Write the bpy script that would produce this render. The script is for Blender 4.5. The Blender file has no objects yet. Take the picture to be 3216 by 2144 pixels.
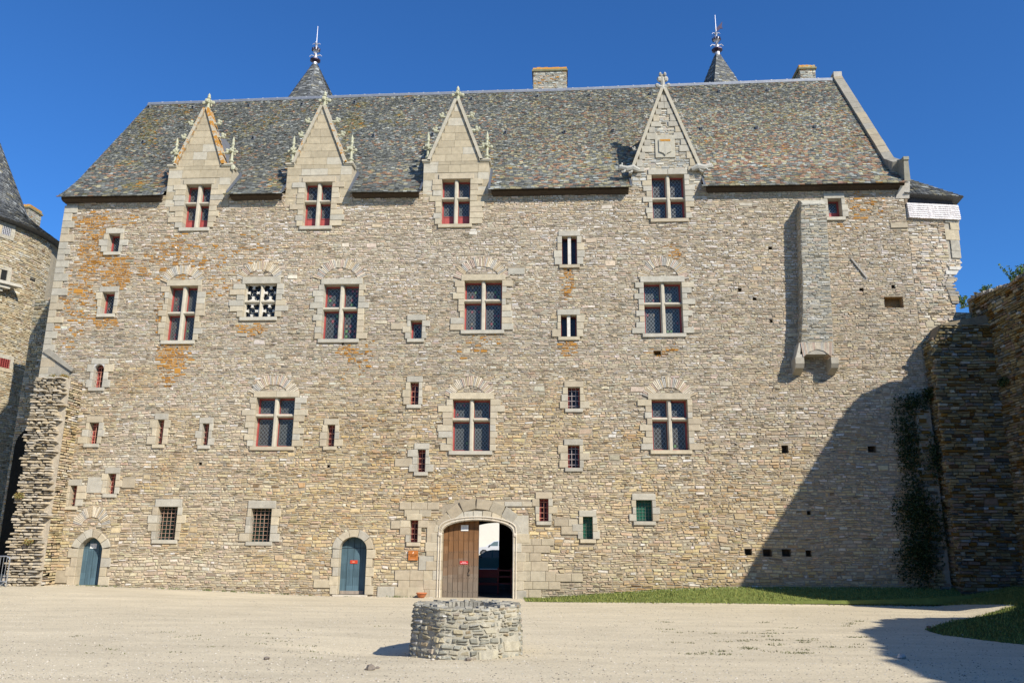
import bpy, math, random
import numpy as np
from math import sin, cos, tan, pi, radians, sqrt, atan2, exp

# ------------------------------------------------------------------ camera, sky, sun
W, H, FPX = 3216, 2144, 2500.0
PITCH, YAW, ROLL, CH = radians(14), radians(3.4), radians(0.47), 2.1
_fw = np.array([-sin(YAW)*cos(PITCH), cos(YAW)*cos(PITCH), sin(PITCH)])
_r = np.array([cos(YAW), sin(YAW), 0.0]); _u = np.cross(_r, _fw)
RT = cos(ROLL)*_r + sin(ROLL)*_u; UP = np.cross(RT, _fw)
def ray(px, py): return _fw*FPX + RT*(px-W/2) - UP*(py-H/2)
def PY(px, py, Y=31.0):
    d = ray(px, py); return np.array([0, 0, CH]) + d*(Y/d[1])
def PX(px, py, X):
    d = ray(px, py); return np.array([0, 0, CH]) + d*(X/d[0])
def PZ(px, py, Z=0.0):
    d = ray(px, py); return np.array([0, 0, CH]) + d*((Z-CH)/d[2])

sc = bpy.context.scene
COL = sc.collection
from mathutils import Matrix, Vector
cd = bpy.data.cameras.new('camera'); cam = bpy.data.objects.new('camera', cd); COL.objects.link(cam)
cam.matrix_world = Matrix(((RT[0], UP[0], -_fw[0], 0), (RT[1], UP[1], -_fw[1], 0), (RT[2], UP[2], -_fw[2], CH), (0, 0, 0, 1)))
cd.sensor_width = 36; cd.lens = FPX/W*36; cd.clip_end = 4000; cd.clip_start = 0.1
sc.camera = cam
SD = np.array([-0.92, 1.0, -0.97]); SD /= np.linalg.norm(SD)        # direction the sunlight travels
SUN_EL = math.asin(-SD[2])
w = bpy.data.worlds.new('World'); sc.world = w; w.use_nodes = True
nt = w.node_tree; nt.nodes.clear()
sky = nt.nodes.new('ShaderNodeTexSky'); sky.sky_type = 'NISHITA'; sky.sun_disc = False
sky.sun_elevation = SUN_EL; sky.sun_rotation = atan2(-SD[0], -SD[1])
sky.altitude = 50; sky.air_density = 1.0; sky.dust_density = 0.4; sky.ozone_density = 5.0
bg = nt.nodes.new('ShaderNodeBackground'); bg.inputs[1].default_value = 0.077
wo = nt.nodes.new('ShaderNodeOutputWorld')
tint = nt.nodes.new('ShaderNodeMix'); tint.data_type = 'RGBA'; tint.blend_type = 'MULTIPLY'; tint.inputs[0].default_value = 1; tint.inputs[7].default_value = (.47, .98, 1.5, 1)   # deep clear-air blue
nt.links.new(sky.outputs[0], tint.inputs[6]); nt.links.new(tint.outputs[2], bg.inputs[0]); nt.links.new(bg.outputs[0], wo.inputs[0])
sl = bpy.data.lights.new('sun', 'SUN'); sl.energy = 4.4; sl.angle = radians(0.53); sl.color = (1.0, 0.94, 0.84)
so = bpy.data.objects.new('sun', sl); COL.objects.link(so)
so.rotation_mode = 'QUATERNION'; so.rotation_quaternion = Vector(tuple(SD)).to_track_quat('-Z', 'Y'); so.location = (30, -30, 40)
sc.view_settings.view_transform = 'Standard'; sc.view_settings.look = 'None'
sc.view_settings.gamma = 1; sc.view_settings.exposure = 0.55
try: sc.view_settings.use_curve_mapping = False
except Exception: pass
sc.render.engine = 'CYCLES'; sc.cycles.max_bounces = 5; sc.cycles.diffuse_bounces = 2

# ------------------------------------------------------------------ noise
def _hash(i, j, s):
    n = (i*374761393 + j*668265263 + s*974711) & 0xffffffff
    n = (n ^ (n >> 13))*1274126177 & 0xffffffff
    return ((n ^ (n >> 16)) & 0xffff)/65535.0
def vnoise(x, y, s=0):
    x = np.asarray(x, float); y = np.asarray(y, float)
    xi = np.floor(x).astype(np.int64); yi = np.floor(y).astype(np.int64)
    fx = x-xi; fy = y-yi; fx = fx*fx*(3-2*fx); fy = fy*fy*(3-2*fy)
    a = _hash(xi, yi, s); b = _hash(xi+1, yi, s); c = _hash(xi, yi+1, s); d = _hash(xi+1, yi+1, s)
    return (a*(1-fx)+b*fx)*(1-fy) + (c*(1-fx)+d*fx)*fy
def fbm(x, y, s=0, o=3):
    t = 0; a = .5; n = 0
    for k in range(o):
        t = t + a*vnoise(np.asarray(x)*2**k, np.asarray(y)*2**k, s+k*17); n += a; a *= .5
    return t/n

# ------------------------------------------------------------------ mesh builder
class MB:
    def __init__(s): s.V = []; s.C = []; s.F = []; s.n = 0
    def add(s, v, faces, col):
        v = np.asarray(v, float).reshape(-1, 3); m = len(v)
        c = np.asarray(col, float)
        if c.ndim == 1:
            if len(c) == 3: c = np.append(c, 0.0)
            c = np.tile(c, (m, 1))
        s.V.append(v); s.C.append(c)
        if isinstance(faces, np.ndarray): s.F.append(faces + s.n)
        else:
            by = {}
            for f in faces: by.setdefault(len(f), []).append(f)
            for k, l in by.items(): s.F.append(np.array(l, dtype=np.int64) + s.n)
        s.n += m; return s
    def quad(s, a, b, c, d, col): return s.add([a, b, c, d], [(0, 1, 2, 3)], col)
    def box(s, x0, y0, z0, x1, y1, z1, col):
        v = [(x, y, z) for z in (z0, z1) for y in (y0, y1) for x in (x0, x1)]
        return s.add(v, [(0, 2, 3, 1), (4, 5, 7, 6), (0, 1, 5, 4), (2, 6, 7, 3), (0, 4, 6, 2), (1, 3, 7, 5)], col)
    def hexa(s, lo, hi, col):    # lo / hi: four points each
        v = list(lo)+list(hi)
        return s.add(v, [(3, 2, 1, 0), (4, 5, 6, 7), (0, 1, 5, 4), (1, 2, 6, 5), (2, 3, 7, 6), (3, 0, 4, 7)], col)
    def block(s, x0, z0, x1, z1, yf, yb, col, bv=.012):   # dressed stone with a bevelled front, front at yf
        g = .004
        x0 += g; x1 -= g; z0 += g; z1 -= g
        o = [(x0, yb, z0), (x1, yb, z0), (x1, yb, z1), (x0, yb, z1)]
        m = [(x0, yf+bv, z0), (x1, yf+bv, z0), (x1, yf+bv, z1), (x0, yf+bv, z1)]
        f = [(x0+bv, yf, z0+bv), (x1-bv, yf, z0+bv), (x1-bv, yf, z1-bv), (x0+bv, yf, z1-bv)]
        F = [(8, 9, 10, 11)]
        for k in range(4):
            j = (k+1) % 4; F += [(k, j, 4+j, 4+k), (4+k, 4+j, 8+j, 8+k)]
        return s.add(o+m+f, F, col)
    def prism(s, poly, y0, y1, col):   # poly: (x,z) list, extruded in y
        n = len(poly)
        v = [(x, y0, z) for x, z in poly]+[(x, y1, z) for x, z in poly]
        F = [tuple(range(n)), tuple(range(2*n-1, n-1, -1))]
        F += [(k, n+k, n+(k+1) % n, (k+1) % n) for k in range(n)]
        return s.add(v, F, col)
    def tube(s, pts, r, col, n=6):
        pts = [np.array(p, float) for p in pts]; rs = r if isinstance(r, (list, tuple)) else [r]*len(pts)
        V = []
        for i, p in enumerate(pts):
            d = pts[min(i+1, len(pts)-1)]-pts[max(i-1, 0)]; d = d/(np.linalg.norm(d)+1e-9)
            a = np.cross(d, [0, 0, 1.0]); 
            if np.linalg.norm(a) < .05: a = np.cross(d, [1.0, 0, 0])
            a /= np.linalg.norm(a); b = np.cross(d, a)
            for k in range(n):
                t = 2*pi*k/n; V.append(p+rs[i]*(cos(t)*a+sin(t)*b))
        F = [(i*n+k, i*n+(k+1) % n, (i+1)*n+(k+1) % n, (i+1)*n+k) for i in range(len(pts)-1) for k in range(n)]
        F += [tuple(range(n-1, -1, -1)), tuple(range((len(pts)-1)*n, len(pts)*n))]
        return s.add(V, F, col)
    def lathe(s, cx, cy, prof, n, col, a0=0.0, sx=1, sy=1):   # prof: (r,z)
        V = [(cx+r*sx*cos(a0+2*pi*k/n), cy+r*sy*sin(a0+2*pi*k/n), z) for r, z in prof for k in range(n)]
        F = [(i*n+k, i*n+(k+1) % n, (i+1)*n+(k+1) % n, (i+1)*n+k) for i in range(len(prof)-1) for k in range(n)]
        return s.add(V, F, col)
    def blob(s, c, r, col, n=6):
        r = np.ones(3)*r
        P = [(sin(pi*i/4), -cos(pi*i/4)) for i in range(5)]
        V = [(c[0]+r[0]*a*cos(2*pi*k/n), c[1]+r[1]*a*sin(2*pi*k/n), c[2]+r[2]*b) for a, b in P for k in range(n)]
        F = [(i*n+k, i*n+(k+1) % n, (i+1)*n+(k+1) % n, (i+1)*n+k) for i in range(4) for k in range(n)]
        return s.add(V, F, col)
    def build(s, name, mat, parent=None, smooth=False):
        me = bpy.data.meshes.new(name)
        V = np.concatenate(s.V); C = np.concatenate(s.C)
        me.vertices.add(len(V)); me.vertices.foreach_set('co', V.ravel().astype(np.float32))
        idx = np.concatenate([f.ravel() for f in s.F]); sz = np.concatenate([np.full(len(f), f.shape[1]) for f in s.F])
        me.loops.add(len(idx)); me.loops.foreach_set('vertex_index', idx.astype(np.int32))
        me.polygons.add(len(sz)); me.polygons.foreach_set('loop_start', np.concatenate([[0], np.cumsum(sz)[:-1]]).astype(np.int32))
        me.polygons.foreach_set('loop_total', sz.astype(np.int32))
        me.polygons.foreach_set('use_smooth', np.full(len(sz), smooth, bool))
        me.update(calc_edges=True); me.validate()
        ca = me.color_attributes.new('col', 'FLOAT_COLOR', 'POINT')
        ca.data.foreach_set('color', C.astype(np.float32).ravel())
        me.materials.append(mat)
        o = bpy.data.objects.new(name, me); COL.objects.link(o)
        if parent is not None: o.parent = parent
        return o
def tag(o, label=None, cat=None, group=None, kind=None):
    if label: o['label'] = label
    if cat: o['category'] = cat
    if group: o['group'] = group
    if kind: o['kind'] = kind
    return o
def empty(name, loc=(0, 0, 0)):
    # things keep world coordinates in their meshes, so the Empty marks the base only through its own location
    e = bpy.data.objects.new(name, None); COL.objects.link(e); e.empty_display_size = .3
    return e

# ------------------------------------------------------------------ materials
def mat(name, rough=.9, bump=.3, bscale=40, var=.25, vscale=6, metallic=0.0, spec=.3, speck=0.0, stretch=None, coat=0.0):
    m = bpy.data.materials.new(name); m.use_nodes = True; t = m.node_tree; N = t.nodes; L = t.links
    b = N['Principled BSDF']; b.inputs['Roughness'].default_value = rough; b.inputs['Metallic'].default_value = metallic
    b.inputs['Specular IOR Level'].default_value = spec
    if coat: b.inputs['Coat Weight'].default_value = coat
    at = N.new('ShaderNodeAttribute'); at.attribute_name = 'col'
    tc = N.new('ShaderNodeTexCoord'); src = tc.outputs['Object']
    if stretch:
        mp = N.new('ShaderNodeMapping'); mp.inputs['Scale'].default_value = stretch; L.new(src, mp.inputs[0]); src = mp.outputs[0]
    n1 = N.new('ShaderNodeTexNoise'); n1.inputs['Scale'].default_value = vscale; n1.inputs['Detail'].default_value = 6; n1.inputs['Roughness'].default_value = .65
    L.new(src, n1.inputs['Vector'])
    mr = N.new('ShaderNodeMapRange'); mr.inputs[1].default_value = .25; mr.inputs[2].default_value = .75
    mr.inputs[3].default_value = 1-var; mr.inputs[4].default_value = 1+var; L.new(n1.outputs[0], mr.inputs[0])
    mx = N.new('ShaderNodeMix'); mx.data_type = 'RGBA'; mx.blend_type = 'MULTIPLY'; mx.inputs[0].default_value = 1
    L.new(at.outputs['Color'], mx.inputs[6]); L.new(mr.outputs[0], mx.inputs[7]); out = mx.outputs[2]
    if speck:
        n3 = N.new('ShaderNodeTexNoise'); n3.inputs['Scale'].default_value = 95; n3.inputs['Detail'].default_value = 2; L.new(src, n3.inputs['Vector'])
        m3 = N.new('ShaderNodeMapRange'); m3.inputs[1].default_value = .35; m3.inputs[2].default_value = .65; m3.inputs[3].default_value = 1-speck; m3.inputs[4].default_value = 1+speck
        L.new(n3.outputs[0], m3.inputs[0]); x3 = N.new('ShaderNodeMix'); x3.data_type = 'RGBA'; x3.blend_type = 'MULTIPLY'; x3.inputs[0].default_value = 1
        L.new(out, x3.inputs[6]); L.new(m3.outputs[0], x3.inputs[7]); out = x3.outputs[2]
    # lichen from the alpha of the attribute, broken up by noise
    n2 = N.new('ShaderNodeTexNoise'); n2.inputs['Scale'].default_value = 9; n2.inputs['Detail'].default_value = 5; L.new(tc.outputs['Object'], n2.inputs['Vector'])
    ad = N.new('ShaderNodeMath'); ad.operation = 'ADD'; L.new(n2.outputs[0], ad.inputs[0]); L.new(at.outputs['Alpha'], ad.inputs[1])
    m2 = N.new('ShaderNodeMapRange'); m2.inputs[1].default_value = .86; m2.inputs[2].default_value = .98; L.new(ad.outputs[0], m2.inputs[0])
    x2 = N.new('ShaderNodeMix'); x2.data_type = 'RGBA'; L.new(m2.outputs[0], x2.inputs[0]); L.new(out, x2.inputs[6]); x2.inputs[7].default_value = (.44, .21, .04, 1)
    L.new(x2.outputs[2], b.inputs['Base Color'])
    if bump:
        n4 = N.new('ShaderNodeTexNoise'); n4.inputs['Scale'].default_value = bscale; n4.inputs['Detail'].default_value = 5; L.new(src, n4.inputs['Vector'])
        bp = N.new('ShaderNodeBump'); bp.inputs['Strength'].default_value = bump; bp.inputs['Distance'].default_value = .02
        L.new(n4.outputs[0], bp.inputs['Height']); L.new(bp.outputs[0], b.inputs['Normal'])
    return m
M = {}
M['stone'] = mat('rubble_stone', .95, .6, 30, .28, 7, spec=.15, speck=.12)
M['ashlar'] = mat('dressed_granite', .92, .35, 45, .18, 5, spec=.15, speck=.12)
M['slate'] = mat('slate', .7, .4, 30, .25, 9, spec=.22)
M['lead'] = mat('lead_sheet', .45, .2, 8, .2, 4, metallic=.5, spec=.5)
M['redwood'] = mat('red_painted_wood', .5, .1, 30, .1, 8, spec=.4)
M['wood'] = mat('weathered_wood', .85, .5, 30, .3, 10, spec=.2, stretch=(1, 1, .08))
M['iron'] = mat('rusty_iron', .7, .2, 60, .2, 20, spec=.4)
M['came'] = mat('lead_came', .4, 0, 60, .2, 20, metallic=.4, spec=.5)
M['paint'] = mat('sign_enamel', .45, 0, 30, .03, 5, spec=.4)
M['clay'] = mat('terracotta', .8, .2, 30, .12, 10)
M['steel'] = mat('galvanised_steel', .35, 0, 30, .08, 10, metallic=.85, spec=.5)
M['carpaint'] = mat('car_paint', .25, 0, 30, .02, 2, spec=.5, coat=1.0)
M['rubber'] = mat('rubber', .8, 0, 30, .1, 10)
M['leaf'] = mat('foliage', .7, 0, 30, .25, 12, spec=.25)
M['render'] = mat('pale_render', .9, .1, 20, .05, 1, spec=.2)
M['ground'] = mat('sandy_gravel', .97, .7, 55, .15, 1.3, spec=.1, speck=.22, stretch=(.3, 1.2, 1))
M['soil'] = mat('grass_soil', .95, .5, 30, .3, 3, spec=.1, speck=.2)
M['dark'] = mat('dark_stone', .95, .3, 20, .3, 5, spec=.1)  # darker stone tone for the gateway passage
def glass():
    m = bpy.data.materials.new('old_window_glass'); m.use_nodes = True; t = m.node_tree; b = t.nodes['Principled BSDF']
    b.inputs['Roughness'].default_value = .22; b.inputs['Specular IOR Level'].default_value = .28
    at = t.nodes.new('ShaderNodeAttribute'); at.attribute_name = 'col'; t.links.new(at.outputs['Color'], b.inputs['Base Color'])
    n = t.nodes.new('ShaderNodeTexNoise'); n.inputs['Scale'].default_value = 7; tc = t.nodes.new('ShaderNodeTexCoord'); t.links.new(tc.outputs['Object'], n.inputs['Vector'])
    bp = t.nodes.new('ShaderNodeBump'); bp.inputs['Strength'].default_value = .25; t.links.new(n.outputs[0], bp.inputs['Height']); t.links.new(bp.outputs[0], b.inputs['Normal'])
    return m
M['glass'] = glass()

# ------------------------------------------------------------------ masonry
def layout(u0, u1, v0, v1, holes, hr, lr, rng, gap=.012, big=0.0):
    """rows of rubble stones between u0..u1 and v0..v1; holes = rects or f(va,vb)->(a,b)"""
    rects = [h for h in holes if not callable(h)]; fns = [h for h in holes if callable(h)]
    S = []
    nb = int(big*(u1-u0)*(v1-v0))
    for _ in range(nb):
        L = rng.uniform(.28, .55); hh = rng.uniform(.14, .24); a = rng.uniform(u0, u1-L); b = rng.uniform(v0, v1-hh)
        if any(a < r[2]+.02 and a+L > r[0]-.02 and b < r[3]+.02 and b+hh > r[1]-.02 for r in rects): continue
        bad = False
        for f in fns:
            q = f(b, b+hh)
            if q is None: continue
            for qa, qb in (q if isinstance(q, list) else [q]):
                if a < qb and a+L > qa: bad = True
        if bad: continue
        rects.append((a, b, a+L, b+hh)); S.append((a, b, a+L, b+hh))
    R = np.array(rects, float).reshape(-1, 4)
    v = v0
    while v < v1-.02:
        h = rng.uniform(*hr)
        if v+h > v1-.03: h = v1-v
        vb = v+h
        iv = []
        if len(R):
            for r in R[(R[:, 1] < vb-.01) & (R[:, 3] > v+.01)]: iv.append((r[0], r[2]))
        for f in fns:
            q = f(v, vb)
            if q is not None: iv += q if isinstance(q, list) else [q]
        iv.sort(); segs = []; c = u0
        for a, b in iv:
            if a > c+.04: segs.append((c, min(a, u1)))
            c = max(c, b)
        if c < u1-.04: segs.append((c, u1))
        for a, b in segs:
            if b-a < .04: continue
            u = a
            while u < b-.02:
                L = lr[0]+(lr[1]-lr[0])*rng.random()**1.7
                if b-(u+L) < lr[0]: L = b-u
                L = min(L, b-u)
                if L > lr[1]*1.3: L *= .5
                q = rng.random()
                if q < .16 and h > hr[0]*1.25:
                    m = rng.uniform(.35, .65)*h
                    S.append((u, v, u+L, v+m)); S.append((u, v+m, u+L, vb))
                else: S.append((u, v, u+L, vb))
                u += L
        v = vb
    return np.array(S)
def lay(mb, S, fn, colfn, rng, gap=.010, prot=(.008, .04), bev=.014, warp=.05, jit=.010, seed=3):
    """turn the layout into stones: fn(u,v,d)->xyz (d = outwards)"""
    n = len(S); rn = np.random.default_rng(seed)
    g = gap*rn.uniform(.5, 1.3, (n, 1))
    u0, v0, u1, v1 = S.T
    mu = (u0+u1)/2; mv = (v0+v1)/2
    col = colfn(mu, mv, rn)
    U = np.stack([u0, u1, u1, u0], 1)+np.array([1, -1, -1, 1])*g; V = np.stack([v0, v0, v1, v1], 1)+np.array([1, 1, -1, -1])*g*.8
    U += rn.normal(0, jit*1.2, U.shape); V += rn.normal(0, jit*.6, V.shape)
    p = rn.uniform(prot[0], prot[1], (n, 1)); D = p+rn.normal(0, (prot[1]-prot[0])*.16, (n, 4)); D = np.clip(D, prot[0]*.5, prot[1]*1.15)
    b = np.minimum(bev*rn.uniform(.5, 1.4, (n, 1)), .3*np.minimum(u1-u0, v1-v0)[:, None])
    Ui = U+np.array([1, -1, -1, 1])*b; Vi = V+np.array([1, 1, -1, -1])*b*.8
    UU = np.concatenate([U, Ui], 1); VV = np.concatenate([V, Vi], 1); DD = np.concatenate([np.full_like(D, -.02), D], 1)
    if warp:
        VV = VV+warp*(fbm(UU*.55, VV*.8, 5)-.5)*2.2; UU = UU+warp*.6*(fbm(UU*.7+50, VV*.7, 9)-.5)*2
    P = fn(UU.ravel(), VV.ravel(), DD.ravel())
    base = (np.arange(n)*8)[:, None]
    F = np.concatenate([base+np.array([4, 5, 6, 7]), base+np.array([0, 1, 5, 4]), base+np.array([1, 2, 6, 5]), base+np.array([2, 3, 7, 6]), base+np.array([3, 0, 4, 7])])
    mb.add(P, F, np.repeat(col, 8, 0))
PAL = np.array([[.50, .40, .26], [.56, .48, .36], [.43, .40, .34], [.50, .38, .29], [.64, .60, .53], [.40, .27, .15], [.55, .44, .27], [.33, .30, .25], [.60, .52, .38]])
def pick(n, wts, rn):   # wts: n x 9
    c = np.cumsum(wts/wts.sum(1, keepdims=True), 1); r = rn.random((n, 1)); return PAL[(r > c).sum(1).clip(0, 8)]
LICH = []
def lich(px, py, rx, ry, d):
    a = PY(px, py); LICH.append((a[0], a[2], rx/74., ry/74., d))
for q in [(285, 700, 70, 35, .55), (285, 800, 42, 130, .7), (245, 930, 55, 90, .35), (330, 760, 40, 100, .3), (365, 860, 48, 65, .95), (540, 830, 110, 85, .32),
          (560, 770, 50, 40, .4), (480, 850, 60, 40, .3), (515, 960, 22, 90, .5), (550, 1118, 62, 50, .9), (530, 1175, 40, 40, .35), (325, 1010, 50, 24, .75), (308, 945, 14, 40, .7), (420, 690, 60, 30, .28),
          (795, 1030, 52, 30, .85), (1090, 1100, 48, 38, .42), (1100, 1150, 40, 40, .15), (1530, 1072, 50, 30, .28), (1470, 1095, 50, 26, .16), (1785, 890, 18, 60, .9), (1785, 1090, 28, 28, .7), (2115, 790, 22, 34, .6),
          (2720, 650, 70, 60, .2), (2690, 700, 60, 30, .12), (800, 780, 60, 60, .12), (700, 860, 100, 100, .12), (230, 1000, 50, 100, .2), (1160, 1120, 20, 60, .2), (2080, 1100, 50, 20, .3)]: lich(*q)
def facade_col(u, v, rn):
    n = len(u); z = v
    lo = 1/(1+np.exp((z-5.2-2.0*(fbm(u*.15, v*.15, 21)-.5)*4)/1.0)); hi = 1/(1+np.exp(-(z-11.5)/1.2)); mid = 1-lo-hi*(1-lo)
    hi = hi*(1-lo); mid = np.clip(1-lo-hi, 0, 1)
    right = 1/(1+np.exp(-(u-6)/1.5))
    wl = np.array([5, 2, .5, 2.2, .4, 1.4, 4, .5, 1.6]); wm = np.array([2.0, 2.6, 3.0, 1.8, 1.8, .5, 1.6, 1.0, 1.8]); wh = np.array([2.0, 2.6, 2.2, 2.8, 3.6, .8, 1.2, .6, 1.6])
    wr = np.array([2.4, 2.2, 3.0, 2.0, .8, 1.0, 2.2, 1.6, 1.2])
    wt = lo[:, None]*wl+mid[:, None]*wm+hi[:, None]*wh
    wt = wt*(1-right[:, None]*.75)+right[:, None]*.75*wr
    c = pick(n, wt, rn)
    avg = np.array([.475, .395, .28])
    c = avg + (c-np.array([.51, .43, .32]))*(.54+.22*lo[:, None])
    wash = fbm(u*.22, v*.3, 31); c = c*(.84+.30*wash)[:, None]
    c = c*(1+mid[:, None]*np.array([-.03, .0, .06])+hi[:, None]*np.array([.06, .045, .06])+lo[:, None]*np.array([.02, -.005, -.10]))
    foot = np.clip(1-z/.9, 0, 1)*np.clip(fbm(u*.6, v*2, 91)*2.2-.6, 0, 1); c = c*(1-.22*foot[:, None])
    rp = np.clip(fbm(u*.13+7, v*.22+3, 63)*4-2.2, 0, 1); c = c*(1-rp[:, None])+(c*.55+np.array([.50, .47, .40])*.45)*rp[:, None]
    c = c*rn.normal(1, .075, (n, 1)).clip(.6, 1.3)*(1+rn.normal(0, .025, (n, 3)))*np.array([1.0, .985, .955])
    # strong warm patches / brown stains
    br = np.clip((fbm(u*.35+9, v*.5, 77)-.60)*5, 0, 1)*(z < 9)
    c = c*(1-br[:, None]*np.array([.05, .14, .30]))
    wh_ = (rn.random(n) < np.where(z > 11.5, .22, .05)*np.clip(fbm(u*.35, v*.5, 41)*3-1.0, 0.1, 1)); c[wh_] = c[wh_]*.45+np.array([.70, .67, .63])*.55
    dk = rn.random(n) < .03; c[dk] *= .5
    a = np.zeros(n)
    for (x, zz, rx, rz, d) in LICH:
        q = ((u-x)/rx)**2+((v-zz)/rz)**2
        pr = 1.35*d*np.clip(1.35-q, 0, 1); a = np.where(rn.random(n) < pr*(.35+.9*fbm(u*2.2, v*2.2, 55)), np.maximum(a, .50+.35*rn.random(n)), a)
    return np.concatenate([c.clip(.03, .85), a[:, None]], 1)
def grey_col(u, v, rn, avg=(.40, .37, .30), sp=.16, pal=None, lich_p=0.0):
    n = len(u); wt = np.tile(np.array([2, 2, 3, 1.5, .8, .8, 1.6, 2, 1.]) if pal is None else pal, (n, 1))
    c = pick(n, wt, rn); m = c.mean(0); c = np.array(avg)+(c-m)*.7
    c = c*rn.normal(1, sp, (n, 1)).clip(.5, 1.5); a = np.where(rn.random(n) < lich_p, .5, 0)
    return np.concatenate([c.clip(.02, .85), a[:, None]], 1)
ASH = np.array([[.51, .44, .315], [.50, .455, .355], [.49, .41, .285], [.48, .44, .35], [.53, .45, .31], [.45, .41, .325]])
def acol(rng, warm=.5, k=1.0):
    c = ASH[rng.choice([0, 2, 4]) if rng.random() < warm else rng.choice([1, 3, 5])]*rng.uniform(.88, 1.06)*k*.90
    return tuple(c)

YF = 31.0
MORT = (.31, .26, .185)
def gridwall(mb, x0, x1, z0, z1, holes, y, col, sx=2.0, sz=2.0):
    xs = sorted(set([x0, x1]+[h[0] for h in holes if x0 < h[0] < x1]+[h[2] for h in holes if x0 < h[2] < x1]))
    zs = sorted(set([z0, z1]+[h[1] for h in holes if z0 < h[1] < z1]+[h[3] for h in holes if z0 < h[3] < z1]))
    HH = np.array(holes, float).reshape(-1, 4)
    for a, b in zip(xs[:-1], xs[1:]):
        if b-a < 1e-6: continue
        cx = (a+b)/2; run = None
        hc = HH[(HH[:, 0] < cx) & (HH[:, 2] > cx)]
        for c, d in zip(zs[:-1], zs[1:]):
            cz = (c+d)/2
            free = not np.any((hc[:, 1] < cz) & (hc[:, 3] > cz))
            if free: run = (run[0], d) if run else (c, d)
            if (not free or d == zs[-1]) and run:
                mb.quad((a, y, run[0]), (b, y, run[0]), (b, y, run[1]), (a, y, run[1]), col); run = None
def reveal(mb, x0, z0, x1, z1, yf, yb, col, back=None):
    mb.quad((x0, yf, z0), (x0, yb, z0), (x0, yb, z1), (x0, yf, z1), col); mb.quad((x1, yf, z1), (x1, yb, z1), (x1, yb, z0), (x1, yf, z0), col)
    mb.quad((x0, yf, z1), (x0, yb, z1), (x1, yb, z1), (x1, yf, z1), col); mb.quad((x1, yf, z0), (x1, yb, z0), (x0, yb, z0), (x0, yf, z0), col)
    if back is not None: mb.quad((x0, yb, z0), (x1, yb, z0), (x1, yb, z1), (x0, yb, z1), back)
def prect(x0, y0, x1, y1, Y=31.0):
    xm, ym = (x0+x1)/2, (y0+y1)/2
    return PY(x0, ym, Y)[0], PY(xm, y1, Y)[2], PY(x1, ym, Y)[0], PY(xm, y0, Y)[2]

# ================================================================== GROUND
def gz(x, y):
    x = np.asarray(x, float); y = np.asarray(y, float)
    b = np.interp(x, [-60, -30, -19.5, -14, -9, -5, -1.5, 0, 1.5, 4.1, 6.5, 20, 60], [.35, .35, .3, .17, 0, -.06, -.06, .06, .2, .40, .5, .6, .6])
    y0 = np.where(x > -1, 29.0, 24.0); t = np.clip((y-y0)/(31-y0), 0, 1); r = np.where(x > -1, t, t*t*(3-2*t))
    g = b*r
    t2 = np.clip((y-43)/10, 0, 1); far = .62*np.clip((y-56)/14, 0, 1)
    g = np.where(y > 43, g*(1-t2)+far, g)
    bank = .62*np.clip((x-12.6)/3.2, 0, 1)*np.clip((y-22.5)/4.5, 0, 1); g = np.where((y < 31.2) & (x < 22), np.maximum(g, bank), g)
    near = np.clip((29-y)/4, 0, 1)*np.clip((y-6)/6, 0, 1)
    g = g+near*.05*(fbm(x*.2, y*.2, 3)-.5)
    g = g-.15*np.exp(-((x+3.9)/1.3)**2-((y-16.9)/1.4)**2)
    return g
xs = np.concatenate([[-1500, -500, -150, -70, -40, -30], np.arange(-26, 22.01, .3), [26, 34, 50, 90, 200, 600, 1500]])
ys = np.concatenate([[-1500, -400, -100, -40, -15, -4, 2, 6, 9], np.arange(11, 31.5, .3), [32, 34, 38, 43, 48, 53, 56, 60, 65, 70, 76, 84, 100, 150, 300, 700, 1500]])
XX, YY = np.meshgrid(xs, ys); ZZ = gz(XX, YY)
nx, ny = len(xs), len(ys)
I = (np.arange(ny-1)[:, None]*nx+np.arange(nx-1)[None, :]).ravel()
gm = MB(); gc = np.tile(np.array([.55, .475, .335, 0]), (nx*ny, 1)); tone = .93+.16*fbm(XX.ravel()*.25, YY.ravel()*.6, 8); gc[:, :3] *= tone[:, None]
gm.add(np.stack([XX.ravel(), YY.ravel(), ZZ.ravel()], 1), np.stack([I, I+1, I+nx+1, I+nx], 1), gc)
tag(gm.build('ground', M['ground'], smooth=True), kind='structure')

def sheet(name, poly, step, dz, col, m):   # a patch laid on the ground, poly in (x,y)
    P = np.array(poly); x0, y0 = P.min(0); x1, y1 = P.max(0)
    gx = np.arange(x0, x1+step, step); gy = np.arange(y0, y1+step, step)
    mb = MB(); rows = []
    def span(y):
        c = []
        for (a, b), (c_, d) in zip(poly, poly[1:]+poly[:1]):
            if (b <= y < d) or (d <= y < b): c.append(a+(y-b)/(d-b)*(c_-a))
        return (min(c), max(c)) if len(c) >= 2 else None
    V = []; n = 120
    for y in np.linspace(y0+1e-3, y1-1e-3, 44):
        s = span(y)
        if s is None: continue
        e = .12*(vnoise(y*3, 1)-.5)
        xx = np.linspace(s[0]+e, s[1]+e, 120)[:n] if False else np.linspace(s[0]+e, s[1]+e, n); V.append(np.stack([xx, np.full(n, y), gz(xx, np.full(n, y))+dz], 1))
    V = np.array(V); r = len(V); I = (np.arange(r-1)[:, None]*n+np.arange(n-1)[None, :]).ravel()
    mb.add(V.reshape(-1, 3), np.stack([I, I+1, I+n+1, I+n], 1), col)
    return mb.build(name, m), span, (y0, y1)
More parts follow.
